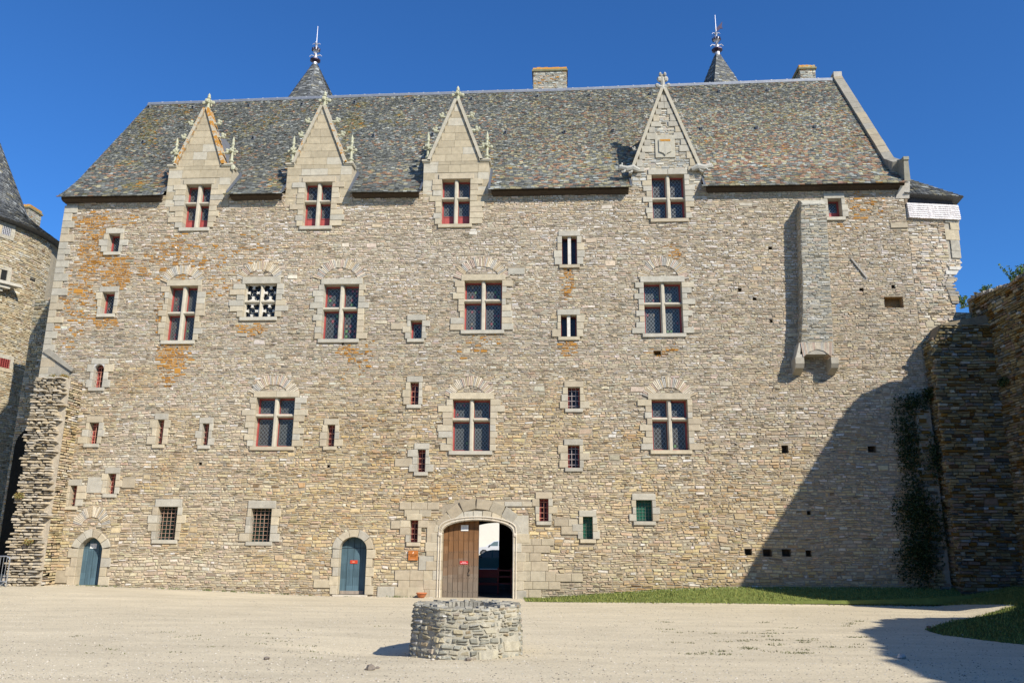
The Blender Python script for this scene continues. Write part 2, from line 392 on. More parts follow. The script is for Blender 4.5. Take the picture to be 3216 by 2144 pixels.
lawn = [(-1.15, 29.45), (0.2, 29.25), (1.6, 29.15), (3.5, 29.2), (5.5, 29.35), (8.3, 29.55), (10.5, 29.9), (12.3, 30.0), (13.4, 28.6), (14.2, 26.6), (15.2, 24.6), (16.35, 23.6), (16.3, 31.0), (6, 31.0), (1, 31.0), (-1.3, 31.0)]
o, span1, yr1 = sheet('lawn', lawn, .3, .012, (.15, .18, .05), M['soil']); tag(o, kind='structure')
lawn2 = [tuple(PZ(*p)[:2]) for p in [(2906, 1975), (3000, 1947), (3100, 1932), (3330, 1924), (3500, 2030), (3216, 2022), (3050, 2002), (2960, 1992)]]
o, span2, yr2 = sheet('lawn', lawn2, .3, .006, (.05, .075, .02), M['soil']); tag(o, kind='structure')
def blades(span, yr, n, h, seed, dens=None):
    rn = np.random.default_rng(seed); V = []; C = []
    while len(V) < n:
        y = rn.uniform(*yr); s = span(y)
        if s is None: continue
        for _ in range(6):
            x = rn.uniform(s[0]-.05, s[1]+.05); yy = y+rn.uniform(-.1, .1)
            if yy > 30.92: continue
            z = float(gz(x, yy)); a = rn.uniform(0, pi); l = rn.uniform(.4, 1.2)*h; wd = rn.uniform(.008, .02); t = rn.normal(0, .3, 2)*l
            d = np.array([cos(a)*wd, sin(a)*wd, 0]); p = np.array([x, yy, z])
            V.append([p-d, p+d, p+np.array([t[0], t[1], l])])
            g = rn.random(); c = np.array([.12, .165, .03])*(1-g)+np.array([.27, .26, .07])*g
            C.append(c*rn.uniform(.6, 1.3))
    V = np.array(V).reshape(-1, 3); C = np.repeat(np.array(C), 3, 0); C = np.concatenate([C, np.zeros((len(C), 1))], 1)
    mb = MB(); mb.add(V, np.arange(len(V)).reshape(-1, 3), C); return mb
tag(blades(span1, yr1, 52000, .09, 5).build('grass', M['leaf']), 'short green grass on the bank at the foot of the castle wall', 'grass', kind='stuff')
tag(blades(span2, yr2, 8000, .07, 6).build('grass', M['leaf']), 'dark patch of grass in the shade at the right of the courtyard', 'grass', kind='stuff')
# gravel and tufts
rn = np.random.default_rng(11)
def pebbles(n, x, y, r, cols, seed, flat=.6):
    rn = np.random.default_rng(seed); O = np.array([[1, 0, 0], [-1, 0, 0], [0, 1, 0], [0, -1, 0], [0, 0, 1], [0, 0, -1.]])
    T = np.array([[0, 2, 4], [2, 1, 4], [1, 3, 4], [3, 0, 4], [2, 0, 5], [1, 2, 5], [3, 1, 5], [0, 3, 5]])
    r = r[:, None, None]*rn.uniform(.6, 1.3, (n, 6, 1)); V = O[None]*r; V[:, :, 2] *= flat
    V[:, :, 0] += x[:, None]; V[:, :, 1] += y[:, None]; V[:, :, 2] += gz(x, y)[:, None]+r[:, 0]*.15
    F = (T[None]+(np.arange(n)*6)[:, None, None]).reshape(-1, 3); C = cols[rn.integers(0, len(cols), n)]*rn.uniform(.7, 1.2, (n, 1))
    mb = MB(); mb.add(V.reshape(-1, 3), F, np.concatenate([np.repeat(C, 6, 0), np.zeros((n*6, 1))], 1)); return mb
n = 14000; yy = 12.5+16*rn.random(n)**1.5; xx = rn.uniform(-.75, .68, n)*yy
tag(pebbles(n, xx, yy, rn.uniform(.006, .018, n), np.array([[.55, .5, .42], [.3, .25, .19], [.2, .18, .15], [.62, .58, .5]]), 3).build('gravel', M['stone']), 'loose pale gravel scattered over the sandy courtyard', 'gravel', kind='stuff')
n = 1500; xx = rn.uniform(-19.3, 14, n); yy = 30.95-np.abs(rn.normal(0, .10, n)); yy = np.minimum(yy, 30.9); ok = (xx < -4.5) | (xx > -1.6); xx, yy = xx[ok], yy[ok]
tag(pebbles(len(xx), xx, yy, rn.uniform(.012, .035, len(xx)), np.array([[.50, .44, .34], [.42, .36, .26], [.56, .52, .45]]), 8).build('fallen_mortar', M['stone']), 'crumbled mortar and grit along the foot of the castle wall', 'grit', kind='stuff')
tf = MB()
for k in range(70):
    x = rn.uniform(-18.5, -5.2) if k < 50 else rn.uniform(-1.4, 1)
    for _ in range(rn.integers(3, 22)):
        q = np.array([x+rn.normal(0, .08), 30.88-abs(rn.normal(0, .04)), 0]); q[2] = gz(q[0], q[1]); a = rn.uniform(0, pi); d = np.array([cos(a), sin(a), 0])*.012; l = rn.uniform(.02, .10)
        tf.add([q-d, q+d, q+np.array([rn.normal(0, .03), rn.normal(0, .02), l])], [(0, 1, 2)], np.array([.11, .14, .04])*rn.uniform(.6, 1.4))
for k in range(150):
    px = rn.uniform(2080, 2760) if k < 120 else rn.uniform(200, 1250); py = rn.uniform(1950, 2060); p = PZ(px, py)
    if k < 120 and abs(px-2300) > 260 and rn.random() < .4: continue
    if k < 120 and k % 2: continue
    for _ in range(rn.integers(8, 34) if k < 120 else 8):
        a = rn.uniform(0, 2*pi); q = np.array([p[0]+rn.normal(0, .11), p[1]+rn.normal(0, .05), 0]); q[2] = gz(q[0], q[1]); l = rn.uniform(.012, .04); d = np.array([cos(a), sin(a), 0])*.012
        tf.add([q-d, q+d, q+np.array([rn.normal(0, .02), rn.normal(0, .02), l])], [(0, 1, 2)], np.array([.12, .13, .045])*rn.uniform(.5, 1.2))
tag(tf.build('weeds', M['leaf']), 'tiny weeds and moss tufts in the gravel right of the well', 'weeds', kind='stuff')
for px, py, r, lb in [(1164, 2102, .075, 'dark fist sized stone on the sand left of the well'), (1186, 2098, .03, 'small dark stone next to the larger stone left of the well'), (1470, 2076, .05, 'dark stone lying just in front of the well foot'),
                      (1358, 2074, .035, 'pale little stone touching the left foot of the well'), (2832, 2068, .07, 'pale stone lying in the shadow at lower right'), (2917, 1972, .06, 'brown stone at the tip of the shaded grass'), (838, 2070, .05, 'dark stone lying on bare sand well left of the well')]:
    p = PZ(px, py); rr = np.random.default_rng(int(px)); mb = MB()
    n = 7; P = [(sin(pi*i/5), -cos(pi*i/5)) for i in range(6)]; V = []
    for a, b in P:
        for k in range(n):
            q = r*(1+rr.normal(0, .16)); V.append((p[0]+1.25*q*a*cos(2*pi*k/n), p[1]+q*a*sin(2*pi*k/n), float(gz(p[0], p[1]))+r*.45+.7*q*b))
    F = [(i*n+k, i*n+(k+1) % n, (i+1)*n+(k+1) % n, (i+1)*n+k) for i in range(5) for k in range(n)]
    mb.add(V, F, (.20, .17, .14) if 'dark' in lb else ((.30, .17, .1) if 'brown' in lb else (.5, .46, .4)))
    tag(mb.build('rock', M['stone']), lb, 'rock', 'loose stones in the courtyard')

# ================================================================== CASTLE BUILDING
castle = empty('castle_building')
tag(castle, 'long medieval rubble stone lodging with steep slate roof, four gabled dormers and red framed windows', 'castle')
HOLES = []      # openings cut from the facade plane
SHOLES = []     # regions with no rubble
rng = random.Random(7)
XL, XR, ZE = -21.30, 14.15, 16.45
YA = YF-.066    # face of the dressed stone

RED = (.34, .065, .055)
def surround(mb, x0, z0, x1, z1, warm, lint=.26, sill=.16, jw=(.2, .42), depth=.40, course=.25, over=.14, arch=False):
    z = z0; k = rng.randint(0, 1)
    n = max(2, round((z1-z0)/course)); hh = (z1-z0)/n
    for i in range(n):
        for sd in (0, 1):
            wd = (jw[1]*.88 if rng.random() < .5 else jw[0])*rng.uniform(.75, 1.25)
            c = acol(rng, warm)
            za, zb = z0+i*hh, z0+(i+1)*hh
            if sd == 0: mb.block(x0-wd, za, x0, zb, YA, YF+.02, c)
            else: mb.block(x1, za, x1+wd, zb, YA, YF+.02, c)
            X = x0 if sd == 0 else x1
            # reveal stones share the course lines
            mb.quad((X, YA+.012, za+.004), (X, YF+depth, za+.004), (X, YF+depth, zb-.004), (X, YA+.012, zb-.004), c)
    c = acol(rng, warm)
    if not arch:
        nl = 1 if x1-x0 < 1.3 else rng.choice([1, 2]); xa, xb = x0-over, x1+over
        for i in range(nl): mb.block(xa+(xb-xa)*i/nl, z1, xa+(xb-xa)*(i+1)/nl, z1+lint, YA, YF+.02, acol(rng, warm))
    mb.quad((x0, YA+.012, z1), (x1, YA+.012, z1), (x1, YF+depth, z1), (x0, YF+depth, z1), c)
    c = acol(rng, warm*.5, 1.03)
    mb.block(x0-over*.8, z0-sill, x1+over*.8, z0, YA-.02, YF+.02, c)
    mb.quad((x0, YA-.008, z0), (x1, YA-.008, z0), (x1, YF+depth, z0), (x0, YF+depth, z0), c)
    HOLES.append((x0, z0, x1, z1)); SHOLES.append((x0-jw[0]*.8, z0-sill+.02, x1+jw[0]*.8, z1+(0 if arch else lint-.02)))
def lattice(mb, x0, z0, x1, z1, y, pitch, col, wd=.011, kind='diamond'):
    w_, h_ = x1-x0, z1-z0
    n = max(2, round(w_/pitch)); px = w_/n; m = max(2, round(h_/(px*1.25))); pz = h_/m
    def seg(a, b):
        d = np.array([b[0]-a[0], 0, b[1]-a[1]]); L = np.linalg.norm(d); 
        if L < .02: return
        nrm = np.array([-d[2], 0, d[0]])/L*wd/2
        A = np.array([a[0], y, a[1]]); B = np.array([b[0], y, b[1]])
        mb.quad(A-nrm, B-nrm, B+nrm, A+nrm, col)
    for i in range(-m, n+1):   # both diagonals clipped to the light
        for sg in (1, -1):
            t0 = max(0, -i); t1 = min(m, n-i)
            if t1 > t0:
                a = (x0+(i+t0)*px, z0+t0*pz if sg > 0 else z1-t0*pz); b = (x0+(i+t1)*px, z0+t1*pz if sg > 0 else z1-t1*pz); seg(a, b)
    for q in (.0, 1.0): seg((x0, z0+q*h_), (x1, z0+q*h_)); seg((x0+q*w_, z0), (x0+q*w_, z1))
    return px, pz, n, m
def light_(fr, gl, lt, x0, z0, x1, z1, yg, panel=0.0, pitch=.11, gcol=(.012, .015, .02), red=RED, bw=.06, spots=0.0, lat=True):
    b = bw
    for q in ((x0, z0, x0+b, z1), (x1-b, z0, x1, z1), (x0+b, z0, x1-b, z0+b), (x0+b, z1-b, x1-b, z1)): fr.box(q[0], yg-.05, q[1], q[2], yg+.02, q[3], red)
    zp = z0
    if panel:
        zp = z0+panel*(z1-z0); fr.box(x0+b, yg-.03, z0+b, x1-b, yg+.01, zp, tuple(np.array(red)*.95)); fr.box(x0+b, yg-.045, zp-.03, x1-b, yg+.01, zp, red)
        fr.box(x0+b+.06, yg-.036, z0+b+.06, x1-b-.06, yg-.03, zp-.08, tuple(np.array(red)*1.1))
    gl.quad((x0+b, yg, zp), (x1-b, yg, zp), (x1-b, yg, z1-b), (x0+b, yg, z1-b), gcol)
    if lat:
        xa, za, xb, zb = x0+b+.03, max(zp, z0+b)+.03, x1-b-.03, z1-b-.03
        px, pz, n, m = lattice(lt, xa, za, xb, zb, yg-.012, pitch, (.27, .285, .27), wd=.012)
        for i in range(n):
            for j in range(m):
                if rng.random() < spots:
                    cx, cz = xa+(i+.5)*px, za+(j+.5)*pz; s = .36
                    gl.add([(cx-px*s, yg-.006, cz), (cx, yg-.006, cz-pz*s), (cx+px*s, yg-.006, cz), (cx, yg-.006, cz+pz*s)], [(0, 1, 2, 3)], rng.choice([(.28, .02, .02), (.28, .02, .02), (.1, .25, .05), (.25, .18, .1)]))
def bars(mb, x0, z0, x1, z1, y, nv, nh, r, col):
    for i in range(nv): x = x0+(x1-x0)*(i+1)/(nv+1); mb.tube([(x, y, z0), (x, y, z1)], r, col, 5)
    for j in range(nh): z = z0+(z1-z0)*(j+.6)/(nh+.2); mb.tube([(x0-.03, y+r, z), (x1+.03, y+r, z)], r, col, 5)

def cross_window(px, tr, warm, label, panel=0.0, spots=0.0, lowlat=True, lint=.26, dor=False, jw=(.2, .44), transom=True, tracery=False):
    x0, z0, x1, z1 = prect(*px); zt = PY((px[0]+px[2])/2, tr)[2] if tr else None
    mb = MB(); surround(mb, x0, z0, x1, z1, warm, lint=lint, jw=jw, depth=.42)
    wdw = mb.build('window', M['ashlar'], castle); wdw['label'] = label
    mu = MB(); c = (.47, .42, .32); xm = (x0+x1)/2; mw = .055 if tracery else .085
    def hex_v(xa, xb, z_0, z_1):    # chamfered upright
        mu.prism([(xa, z_0), (xb, z_0), (xb, z_1), (xa, z_1)], YF+.10, YF+.25, c)
        mu.hexa([(xa, YF+.10, z_0), (xb, YF+.10, z_0), (xb, YF+.10, z_1), (xa, YF+.10, z_1)], [(xa+.045, YF+.03, z_0), (xb-.045, YF+.03, z_0), (xb-.045, YF+.03, z_1), (xa+.045, YF+.03, z_1)], c)
    hex_v(xm-mw, xm+mw, z0, z1)
    if transom:
        th = .07
        for a, b in ((x0, xm-mw), (xm+mw, x1)):
            mu.box(a, YF+.103, zt-th, b, YF+.245, zt+th, c)
            mu.hexa([(a, YF+.103, zt-th), (b, YF+.103, zt-th), (b, YF+.103, zt+th), (a, YF+.103, zt+th)], [(a, YF+.033, zt-.02), (b, YF+.033, zt-.02), (b, YF+.033, zt+.02), (a, YF+.033, zt+.02)], c)
    if tracery:
        for (a, b) in ((x0, xm-mw), (xm+mw, x1)):
            for (p, q) in ((z0, zt-.07), (zt+.07, z1)):
                cx, cz = (a+b)/2, (p+q)/2; hw, hz = (b-a)/2, (q-p)/2
                # four lobes left open: stone cusps grow from the middle of each side and fill the corners
                for ax, az, L in ((1, 0, hw), (-1, 0, hw), (0, 1, hz), (0, -1, hz)):
                    e = np.array([cx+ax*L, cz+az*L]); t = np.array([-ax, -az])*L*.52; s = np.array([-az, ax])*.5
                    pts = [e+s*.42, e+t*.30+s*.10, e+t*.62+s*.07, e+t+s*.13, e+t-s*.13, e+t*.62-s*.07, e+t*.30-s*.10, e-s*.42]
                    mu.prism([tuple(v) for v in pts], YF+.13, YF+.22, (.60, .56, .48))
                for sx_, sz_ in ((1, 1), (1, -1), (-1, 1), (-1, -1)):
                    mu.prism([(cx+sx_*hw, cz+sz_*hz), (cx+sx_*hw*.72, cz+sz_*hz), (cx+sx_*hw, cz+sz_*hz*.72)], YF+.135, YF+.215, (.60, .56, .48))
        for q in (x0, x1): mu.box(min(q, q+.05 if q == x0 else q-.05), YF+.12, z0, max(q, q+.05 if q == x0 else q-.05), YF+.23, z1, c)
    mu.build('mullion', M['ashlar'], wdw)
    fr, gl, lt = MB(), MB(), MB(); yg = YF+.34
    rows = ((z0, zt-.05, True), (zt+.05, z1, False)) if tr else ((z0, z1, False),)
    if tracery:
        gl.quad((x0, yg-.05, z0), (x1, yg-.05, z0), (x1, yg-.05, z1), (x0, yg-.05, z1), (.014, .017, .022))
        for a, b in ((x0, xm-mw), (xm+mw, x1)):
            for p, q in ((z0, zt), (zt, z1)):
                lt = MB(); cx, cz = (a+b)/2, (p+q)/2; P = [(cx+.09*cos(t), yg-.07, cz+.09*sin(t)) for t in np.linspace(0, 2*pi, 13)]
                lt.tube(P, .008, (.4, .42, .4), 4)
                for t in np.arange(8)*pi/4+pi/8: lt.tube([(cx+.09*cos(t), yg-.07, cz+.09*sin(t)), (cx+.27*cos(t), yg-.07, cz+.27*sin(t))], .006, (.35, .37, .35), 4)
                lt.build('leading', M['came'], wdw)
        lt = MB()
    else:
        for (a, b) in ((x0, xm-mw+.05), (xm+mw-.05, x1)):
            for (p, q, low) in rows:
                light_(fr, gl, lt, a, p, b, q, yg, panel if low else 0, spots=spots, pitch=.15, gcol=rng.choice([(.045, .048, .046), (.035, .037, .036), (.05, .045, .04)]))
        fr.build('frame', M['redwood'], wdw)
    gl.build('pane', M['glass'], wdw)
    if lt.n: lt.build('leading', M['came'], wdw)
    return x0, z0, x1, z1

def small_window(px, kind, label, warm=.5, arch=False, jw=(.17, .38), lint=.24):
    x0, z0, x1, z1 = prect(*px)
    mb = MB(); surround(mb, x0, z0, x1, z1, warm, lint=lint, jw=jw, depth=.40, course=.29, over=.15, sill=.15)
    if arch:   # rounded head cut out of the lintel: two small corner pieces
        for sx_ in (0, 1):
            X = x0 if sx_ == 0 else x1; d = 1 if sx_ == 0 else -1; r = (x1-x0)*.5
            pts = [(X, z1), (X, z1-r)]+[(X+d*(r-r*cos(t)), z1-r+r*sin(t)) for t in np.linspace(0, pi/2, 6)[1:]]
            mb.prism(pts, YA+.012, YF+.12, (.52, .50, .45))
    wdw = mb.build('window', M['ashlar'], castle); wdw['label'] = label
    fr, gl, lt = MB(), MB(), MB(); yg = YF+.33
    if kind == 'glass': light_(fr, gl, lt, x0, z0, x1, z1, yg, 0, pitch=.13, spots=.05)
    elif kind == 'panel': light_(fr, gl, lt, x0, z0, x1, z1, yg, .38, pitch=.11)
    elif kind == 'bars':
        light_(fr, gl, lt, x0, z0, x1, z1, yg, 0, lat=False, bw=.07, gcol=(.035, .008, .01)); nh = max(4, int((z1-z0)/.19))
        bars(lt, x0, z0, x1, z1, YF+.14, 1, nh, .011, (.55, .24, .16))
    elif kind == 'bars2':
        light_(fr, gl, lt, x0, z0, x1, z1, yg, 0, lat=False, bw=.05, gcol=(.02, .015, .018)); bars(lt, x0, z0, x1, z1, YF+.14, 2, max(4, int((z1-z0)/.19)), .011, (.42, .36, .34))
    elif kind == 'slit2':
        xm = (x0+x1)/2; mu = MB(); mu.box(xm-.065, YF+.03, z0, xm+.065, YF+.22, z1, (.58, .54, .46)); mu.build('mullion', M['ashlar'], wdw)
        for a, b in ((x0, xm-.04), (xm+.04, x1)): light_(fr, gl, lt, a, z0, b, z1, yg, 0, lat=False, bw=.04, gcol=(.02, .016, .02), red=(.16, .03, .03))
    elif kind == 'green':
        gl.quad((x0, YF+.22, z0), (x1, YF+.22, z0), (x1, YF+.22, z1), (x0, YF+.22, z1), (.02, .10, .065)); bars(lt, x0, z0, x1, z1, YF+.19, 4 if x1-x0 > .5 else 2, 6, .006, (.16, .2, .15))
        fr.box(x0, YF+.17, z0, x1, YF+.22, z0+.03, (.04, .06, .05))
    elif kind == 'grille':
        gl.quad((x0, yg, z0), (x1, yg, z0), (x1, yg, z1), (x0, yg, z1), (.012, .03, .022)); fr.box(x0, yg-.05, z0, x1, yg+.01, z0+.06, (.03, .05, .045)); fr.box(x0, yg-.05, (z0+z1)/2-.02, x1, yg+.01, (z0+z1)/2+.02, (.03, .05, .045)); fr.box((x0+x1)/2-.02, yg-.05, z0, (x0+x1)/2+.02, yg+.01, z1, (.03, .05, .045))
        bars(lt, x0, z0, x1, z1, YF+.13, 4, 8, .010, (.36, .22, .15))
    fr.build('frame', M['redwood'], wdw); gl.build('pane', M['glass'], wdw)
    if lt.n: lt.build('leading' if kind in ('glass', 'panel') else 'grille', M['came'] if kind in ('glass', 'panel') else M['iron'], wdw)

CW = [((525, 899, 614.5, 1069.5), 982, .6, 'tall cross window with lichen on its crossbar, leftmost of the second row', 0, .2, (.18, .4)),
      ((1013.5, 894, 1124, 1065), 968, .4, 'cross window with red and green quarries beside the tracery window', 0, .33, (.24, .52)),
      ((1457.5, 882, 1576, 1037), 943, .6, 'cross window with pale quarries in the second row', 0, .2, (.22, .5)),
      ((2023.5, 887, 2142.5, 1047.5), 953, .3, 'cross window of the second row near the right', 0, .22, (.24, .5)),
      ((801, 1248, 922.5, 1401.5), 1304, .85, 'dark cross window with buff jambs in the third row', 0, 0, (.24, .55)),
      ((1420.5, 1254, 1539, 1415.5), 1316.5, .85, 'cross window above the gateway', 0, .07, (.24, .55)),
      ((2048.3, 1255, 2160.5, 1413), 1315, .75, 'blue tinted cross window of the third row near the right', 0, .04, (.24, .52))]
for px, tr, wm, lb, pn, sp, jw in CW: cross_window(px, tr, wm, lb, pn, sp, jw=jw)
cross_window((767, 892, 867, 996), 946, .15, 'square window with carved stone tracery', tracery=True, jw=(.3, .6), lint=.3)
DW = [((579.5, 581, 658.5, 716), 637, .8), ((955, 574, 1040, 711), 631, .8), ((1386.5, 564, 1475.8, 705), 622, .8), ((2048, 550, 2150.5, 687.5), 623, .5)]
for i, (px, tr, wm) in enumerate(DW): cross_window(px, tr, wm, 'dormer cross window with %s lower lights' % ('red panelled' if i < 3 else 'leaded'), panel=.42 if i < 3 else 0, jw=(.3, .6) if i < 3 else (.2, .4))
SW = [((340, 735, 376.5, 792), 'glass', 'small glazed window high at the left end', .3), ((319.5, 918, 359, 986), 'glass', 'small glazed window ringed by orange lichen', .3),
      ((294, 1144, 326, 1217), 'bars', 'round headed barred window at the left end', .1), ((279, 1327, 309, 1393), 'bars', 'barred slit directly below the round headed window', .5),
      ((493.5, 1318, 514, 1395.5), 'bars', 'narrow barred slit in the third row', .7), ((635, 1330, 656, 1398), 'bars', 'narrow barred slit left of the dark cross window', .3),
      ((1027.6, 1334, 1051.4, 1401.6), 'bars', 'narrow barred slit right of the dark cross window', .8), ((1289, 1007, 1325, 1064), 'glass', 'small square glazed window near the middle', .4),
      ((1288, 1200.5, 1315, 1270.6), 'bars', 'barred slit under the small square window', .8), ((1311.6, 1411, 1336, 1481.5), 'bars', 'barred slit with long pale stone at its left', .2),
      ((1765, 743, 1811.6, 832), 'slit2', 'tall double slit window under the roof', .2), ((1761.6, 990, 1810.7, 1058), 'slit2', 'shorter double slit window in the second row', .7),
      ((1783.6, 1216, 1821, 1283), 'bars2', 'grey barred window of the third row', .5), ((1783.6, 1398, 1820, 1468.4), 'bars2', 'grey barred window below another grey barred one', .5),
      ((1288, 1633, 1312.6, 1702), 'bars', 'barred slit left of the gateway arch', .9), ((1694, 1565.7, 1722, 1636), 'bars', 'barred window right of the gateway arch', .4),
      ((1831, 1622, 1861, 1692), 'green', 'small green glazed window', .4), ((1998, 1570, 2048, 1636), 'green', 'larger green glazed window', .4),
      ((220, 1524.6, 241, 1588.6), 'bars', 'barred slit above the left door arch', .6), ((338, 1487, 363.4, 1550), 'bars', 'barred slit between pale blocks over the left door', .5),
      ((2600, 625, 2642, 683), 'panel', 'small red window beside the chimney breast', .1)]
for px, kd, lb, wm in SW: small_window(px, kd, lb, wm, arch=lb.startswith('round headed'))
small_window((494, 1591, 555, 1694), 'grille', 'large grilled window, left of the pair', .7, jw=(.2, .4), lint=.3)
small_window((787, 1596, 851, 1700), 'grille', 'large grilled window, right of the pair', .7, jw=(.2, .4), lint=.3)

# --- arched openings
def arch_pts(xl, xr, zs, zt, kind, n=18):
    cx, a = (xl+xr)/2, (xr-xl)/2; out = []
    for k in range(n+1):
        t = pi-pi*k/n; x = cx+a*cos(t)
        if kind == 'round': z = zs+(zt-zs)*sin(t)
        elif kind == 'basket': z = zs+(zt-zs)*(abs(sin(t))**.85)
        else:
            q = abs(x-cx)/a; z = zs+(zt-zs)*(1-q**1.75)**.72
        out.append((x, z))
    return out
def arch_z(P, x):
    return float(np.interp(x, [p[0] for p in P], [p[1] for p in P]))
def voussoirs(mb, P, wd, nv, yf, yb, warm, k=1.0, ends=True, soffit=None):
    P = np.array(P); L = np.concatenate([[0], np.cumsum(np.linalg.norm(np.diff(P, axis=0), axis=1))])
    def at(s):
        x = np.interp(s, L, P[:, 0]); z = np.interp(s, L, P[:, 1]); e = 1e-2
        d = np.array([np.interp(min(s+e, L[-1]), L, P[:, 0])-np.interp(max(s-e, 0), L, P[:, 0]), np.interp(min(s+e, L[-1]), L, P[:, 1])-np.interp(max(s-e, 0), L, P[:, 1])]); d /= np.linalg.norm(d)+1e-9
        return np.array([x, z]), np.array([-d[1], d[0]])
    cuts = np.linspace(0, L[-1], nv+1)
    for a, b in zip(cuts[:-1], cuts[1:]):
        c = acol(rng, warm, k); m = 4; ss = np.linspace(a+.006, b-.006, m+1); w_ = wd*rng.uniform(.93, 1.07)
        inn = []; out = []
        for s in ss: p, nn = at(s); inn.append(p); out.append(p+nn*w_)
        poly = [tuple(p) for p in inn]+[tuple(p) for p in out[::-1]]
        n = len(poly); bv = .012; ctr = np.mean(poly, 0)
        fr_ = [tuple(np.array(p)+(ctr-np.array(p))/max(np.linalg.norm(ctr-np.array(p)), .01)*bv) for p in poly]
        V = [(x, yb, z) for x, z in poly]+[(x, yf+bv, z) for x, z in poly]+[(x, yf, z) for x, z in fr_]
        F = []
        for i in range(n):
            j = (i+1) % n; F += [(i, j, n+j, n+i), (n+i, n+j, 2*n+j, 2*n+i)]
        for i in range(m): F.append((2*n+i, 2*n+i+1, 2*n+n-2-i, 2*n+n-1-i))
        mb.add(V, F, c)
def arch_hole(xl, xr, zb, P, extra=.03):
    xs = np.linspace(xl, xr, 25)
    for a, b in zip(xs[:-1], xs[1:]): HOLES.append((a, zb, b, arch_z(P, (a+b)/2)+extra))
def arch_block(xl, xr, zb, P, wd):
    top = max(p[1] for p in P)+wd
    xs_ = np.array([p[0] for p in P]); cx = (xl+xr)/2
    def f(va, vb):
        vm = (va+vb)/2
        if vm > top: return None
        zs = P[0][1]
        if vm <= zs: return (xl-wd*.8, xr+wd*.8)
        t = (vm-zs)/(top-zs)
        hw = ((xr-xl)/2+wd)*sqrt(max(0, 1-t**2)); return (cx-hw, cx+hw)
    return f
def door(xl, xr, zb, zs, zt, kind, wd, nv, label, col, plank, leafname='door'):
    P = arch_pts(xl, xr, zs, zt, kind); mb = MB()
    voussoirs(mb, P, wd, nv, YA, YF+.36, .5)
    n = max(3, round((zs-zb)/.33)); hh = (zs-zb)/n
    for i in range(n):
        for sd in (0, 1):
            ww = wd*(1.35 if (i+sd) % 2 else .95)*rng.uniform(.85, 1.15); c = acol(rng, .75)
            if sd == 0: mb.block(xl-ww, zb+i*hh, xl, zb+(i+1)*hh, YA, YF+.36, c)
            else: mb.block(xr, zb+i*hh, xr+ww, zb+(i+1)*hh, YA, YF+.36, c)
    dr = mb.build('doorway', M['ashlar'], castle); dr['label'] = label
    arch_hole(xl, xr, zb, P); SHOLES.append(arch_block(xl, xr, zb, P, wd)); SHOLES.append((xl-wd, zb-1, xr+wd, zs))
    lf = MB(); x = xl-.02; k = 0
    while x < xr-.02:
        pw = plank*rng.uniform(.9, 1.1); xb = min(x+pw, xr+.02); zt_ = max(arch_z(P, min(max((x+xb)/2, xl), xr)), zs)+.04
        g = .008; m = 7
        for j in range(m):
            za, zb_ = zb+(zt_-zb)*j/m, zb+(zt_-zb)*(j+1)/m
            lf.hexa([(x+g, YF+.30, za), (xb-g, YF+.30, za), (xb-g, YF+.34, za), (x+g, YF+.34, za)], [(x+g, YF+.30, zb_), (xb-g, YF+.30, zb_), (xb-g, YF+.34, zb_), (x+g, YF+.34, zb_)], col((za+zb_)/2-zb, rng))
        x = xb; k += 1
    lf.quad((xl, YF+.345, zb), (xr, YF+.345, zb), (xr, YF+.345, zt), (xl, YF+.345, zt), (.03, .03, .03))
    l = lf.build(leafname, M['wood'], dr)
    return dr, P
x0, zb, _, _ = prect(241, 1700, 318, 1836); x1 = PY(321, 1740)[0]; x0 = PY(247, 1740)[0]
teal = lambda h, r: tuple(np.array([.070, .118, .142])*r.uniform(.85, 1.15)*(1.25 if (h < .5 and r.random() < .35) else 1))
d1, _ = door(x0, x1, .28, PY(285, 1722)[2], PY(285, 1686)[2], 'pointed', .30, 6, 'pointed arch doorway with blue green plank door', teal, .21)
x0 = PY(1065, 1760)[0]; x1 = PY(1150.5, 1760)[0]
d2, _ = door(x0, x1, PY(1105, 1866)[2], PY(1107, 1724)[2], PY(1107, 1685)[2], 'round', .27, 5, 'round arch doorway with peeling blue green door', teal, .24)
sp_ = MB(); zb2 = PY(1105, 1866)[2]; sp_.block(x0-.15, zb2-.16, x1+.12, zb2, YA-.12, YF+.02, (.52, .46, .36)); sp_.build('doorstep', M['ashlar'], d2)
bt = MB(); bt.box(x0+.02, YF+.27, zb2, x1-.12, YF+.30, zb2+.12, (.30, .25, .2)); bt.build('bottom_rail', M['wood'], d2)
for dd, za in ((d2, PY(1107, 1721)[2]),):
    b_ = MB(); b_.box(x0, YF+.292, za, x1, YF+.30, za+.02, (.02, .03, .04)); b_.build('iron_strap', M['iron'], dd)
# --- gateway
gxl, gxr = PY(1387, 1780)[0], PY(1609, 1780)[0]; gzb = -.06
gzs, gzt = PY(1500, 1674)[2], PY(1495, 1634)[2]
GP = arch_pts(gxl, gxr, gzs, gzt, 'basket', 24)
gt = MB(); voussoirs(gt, GP, .36, 9, YA, YF+.55, .6)
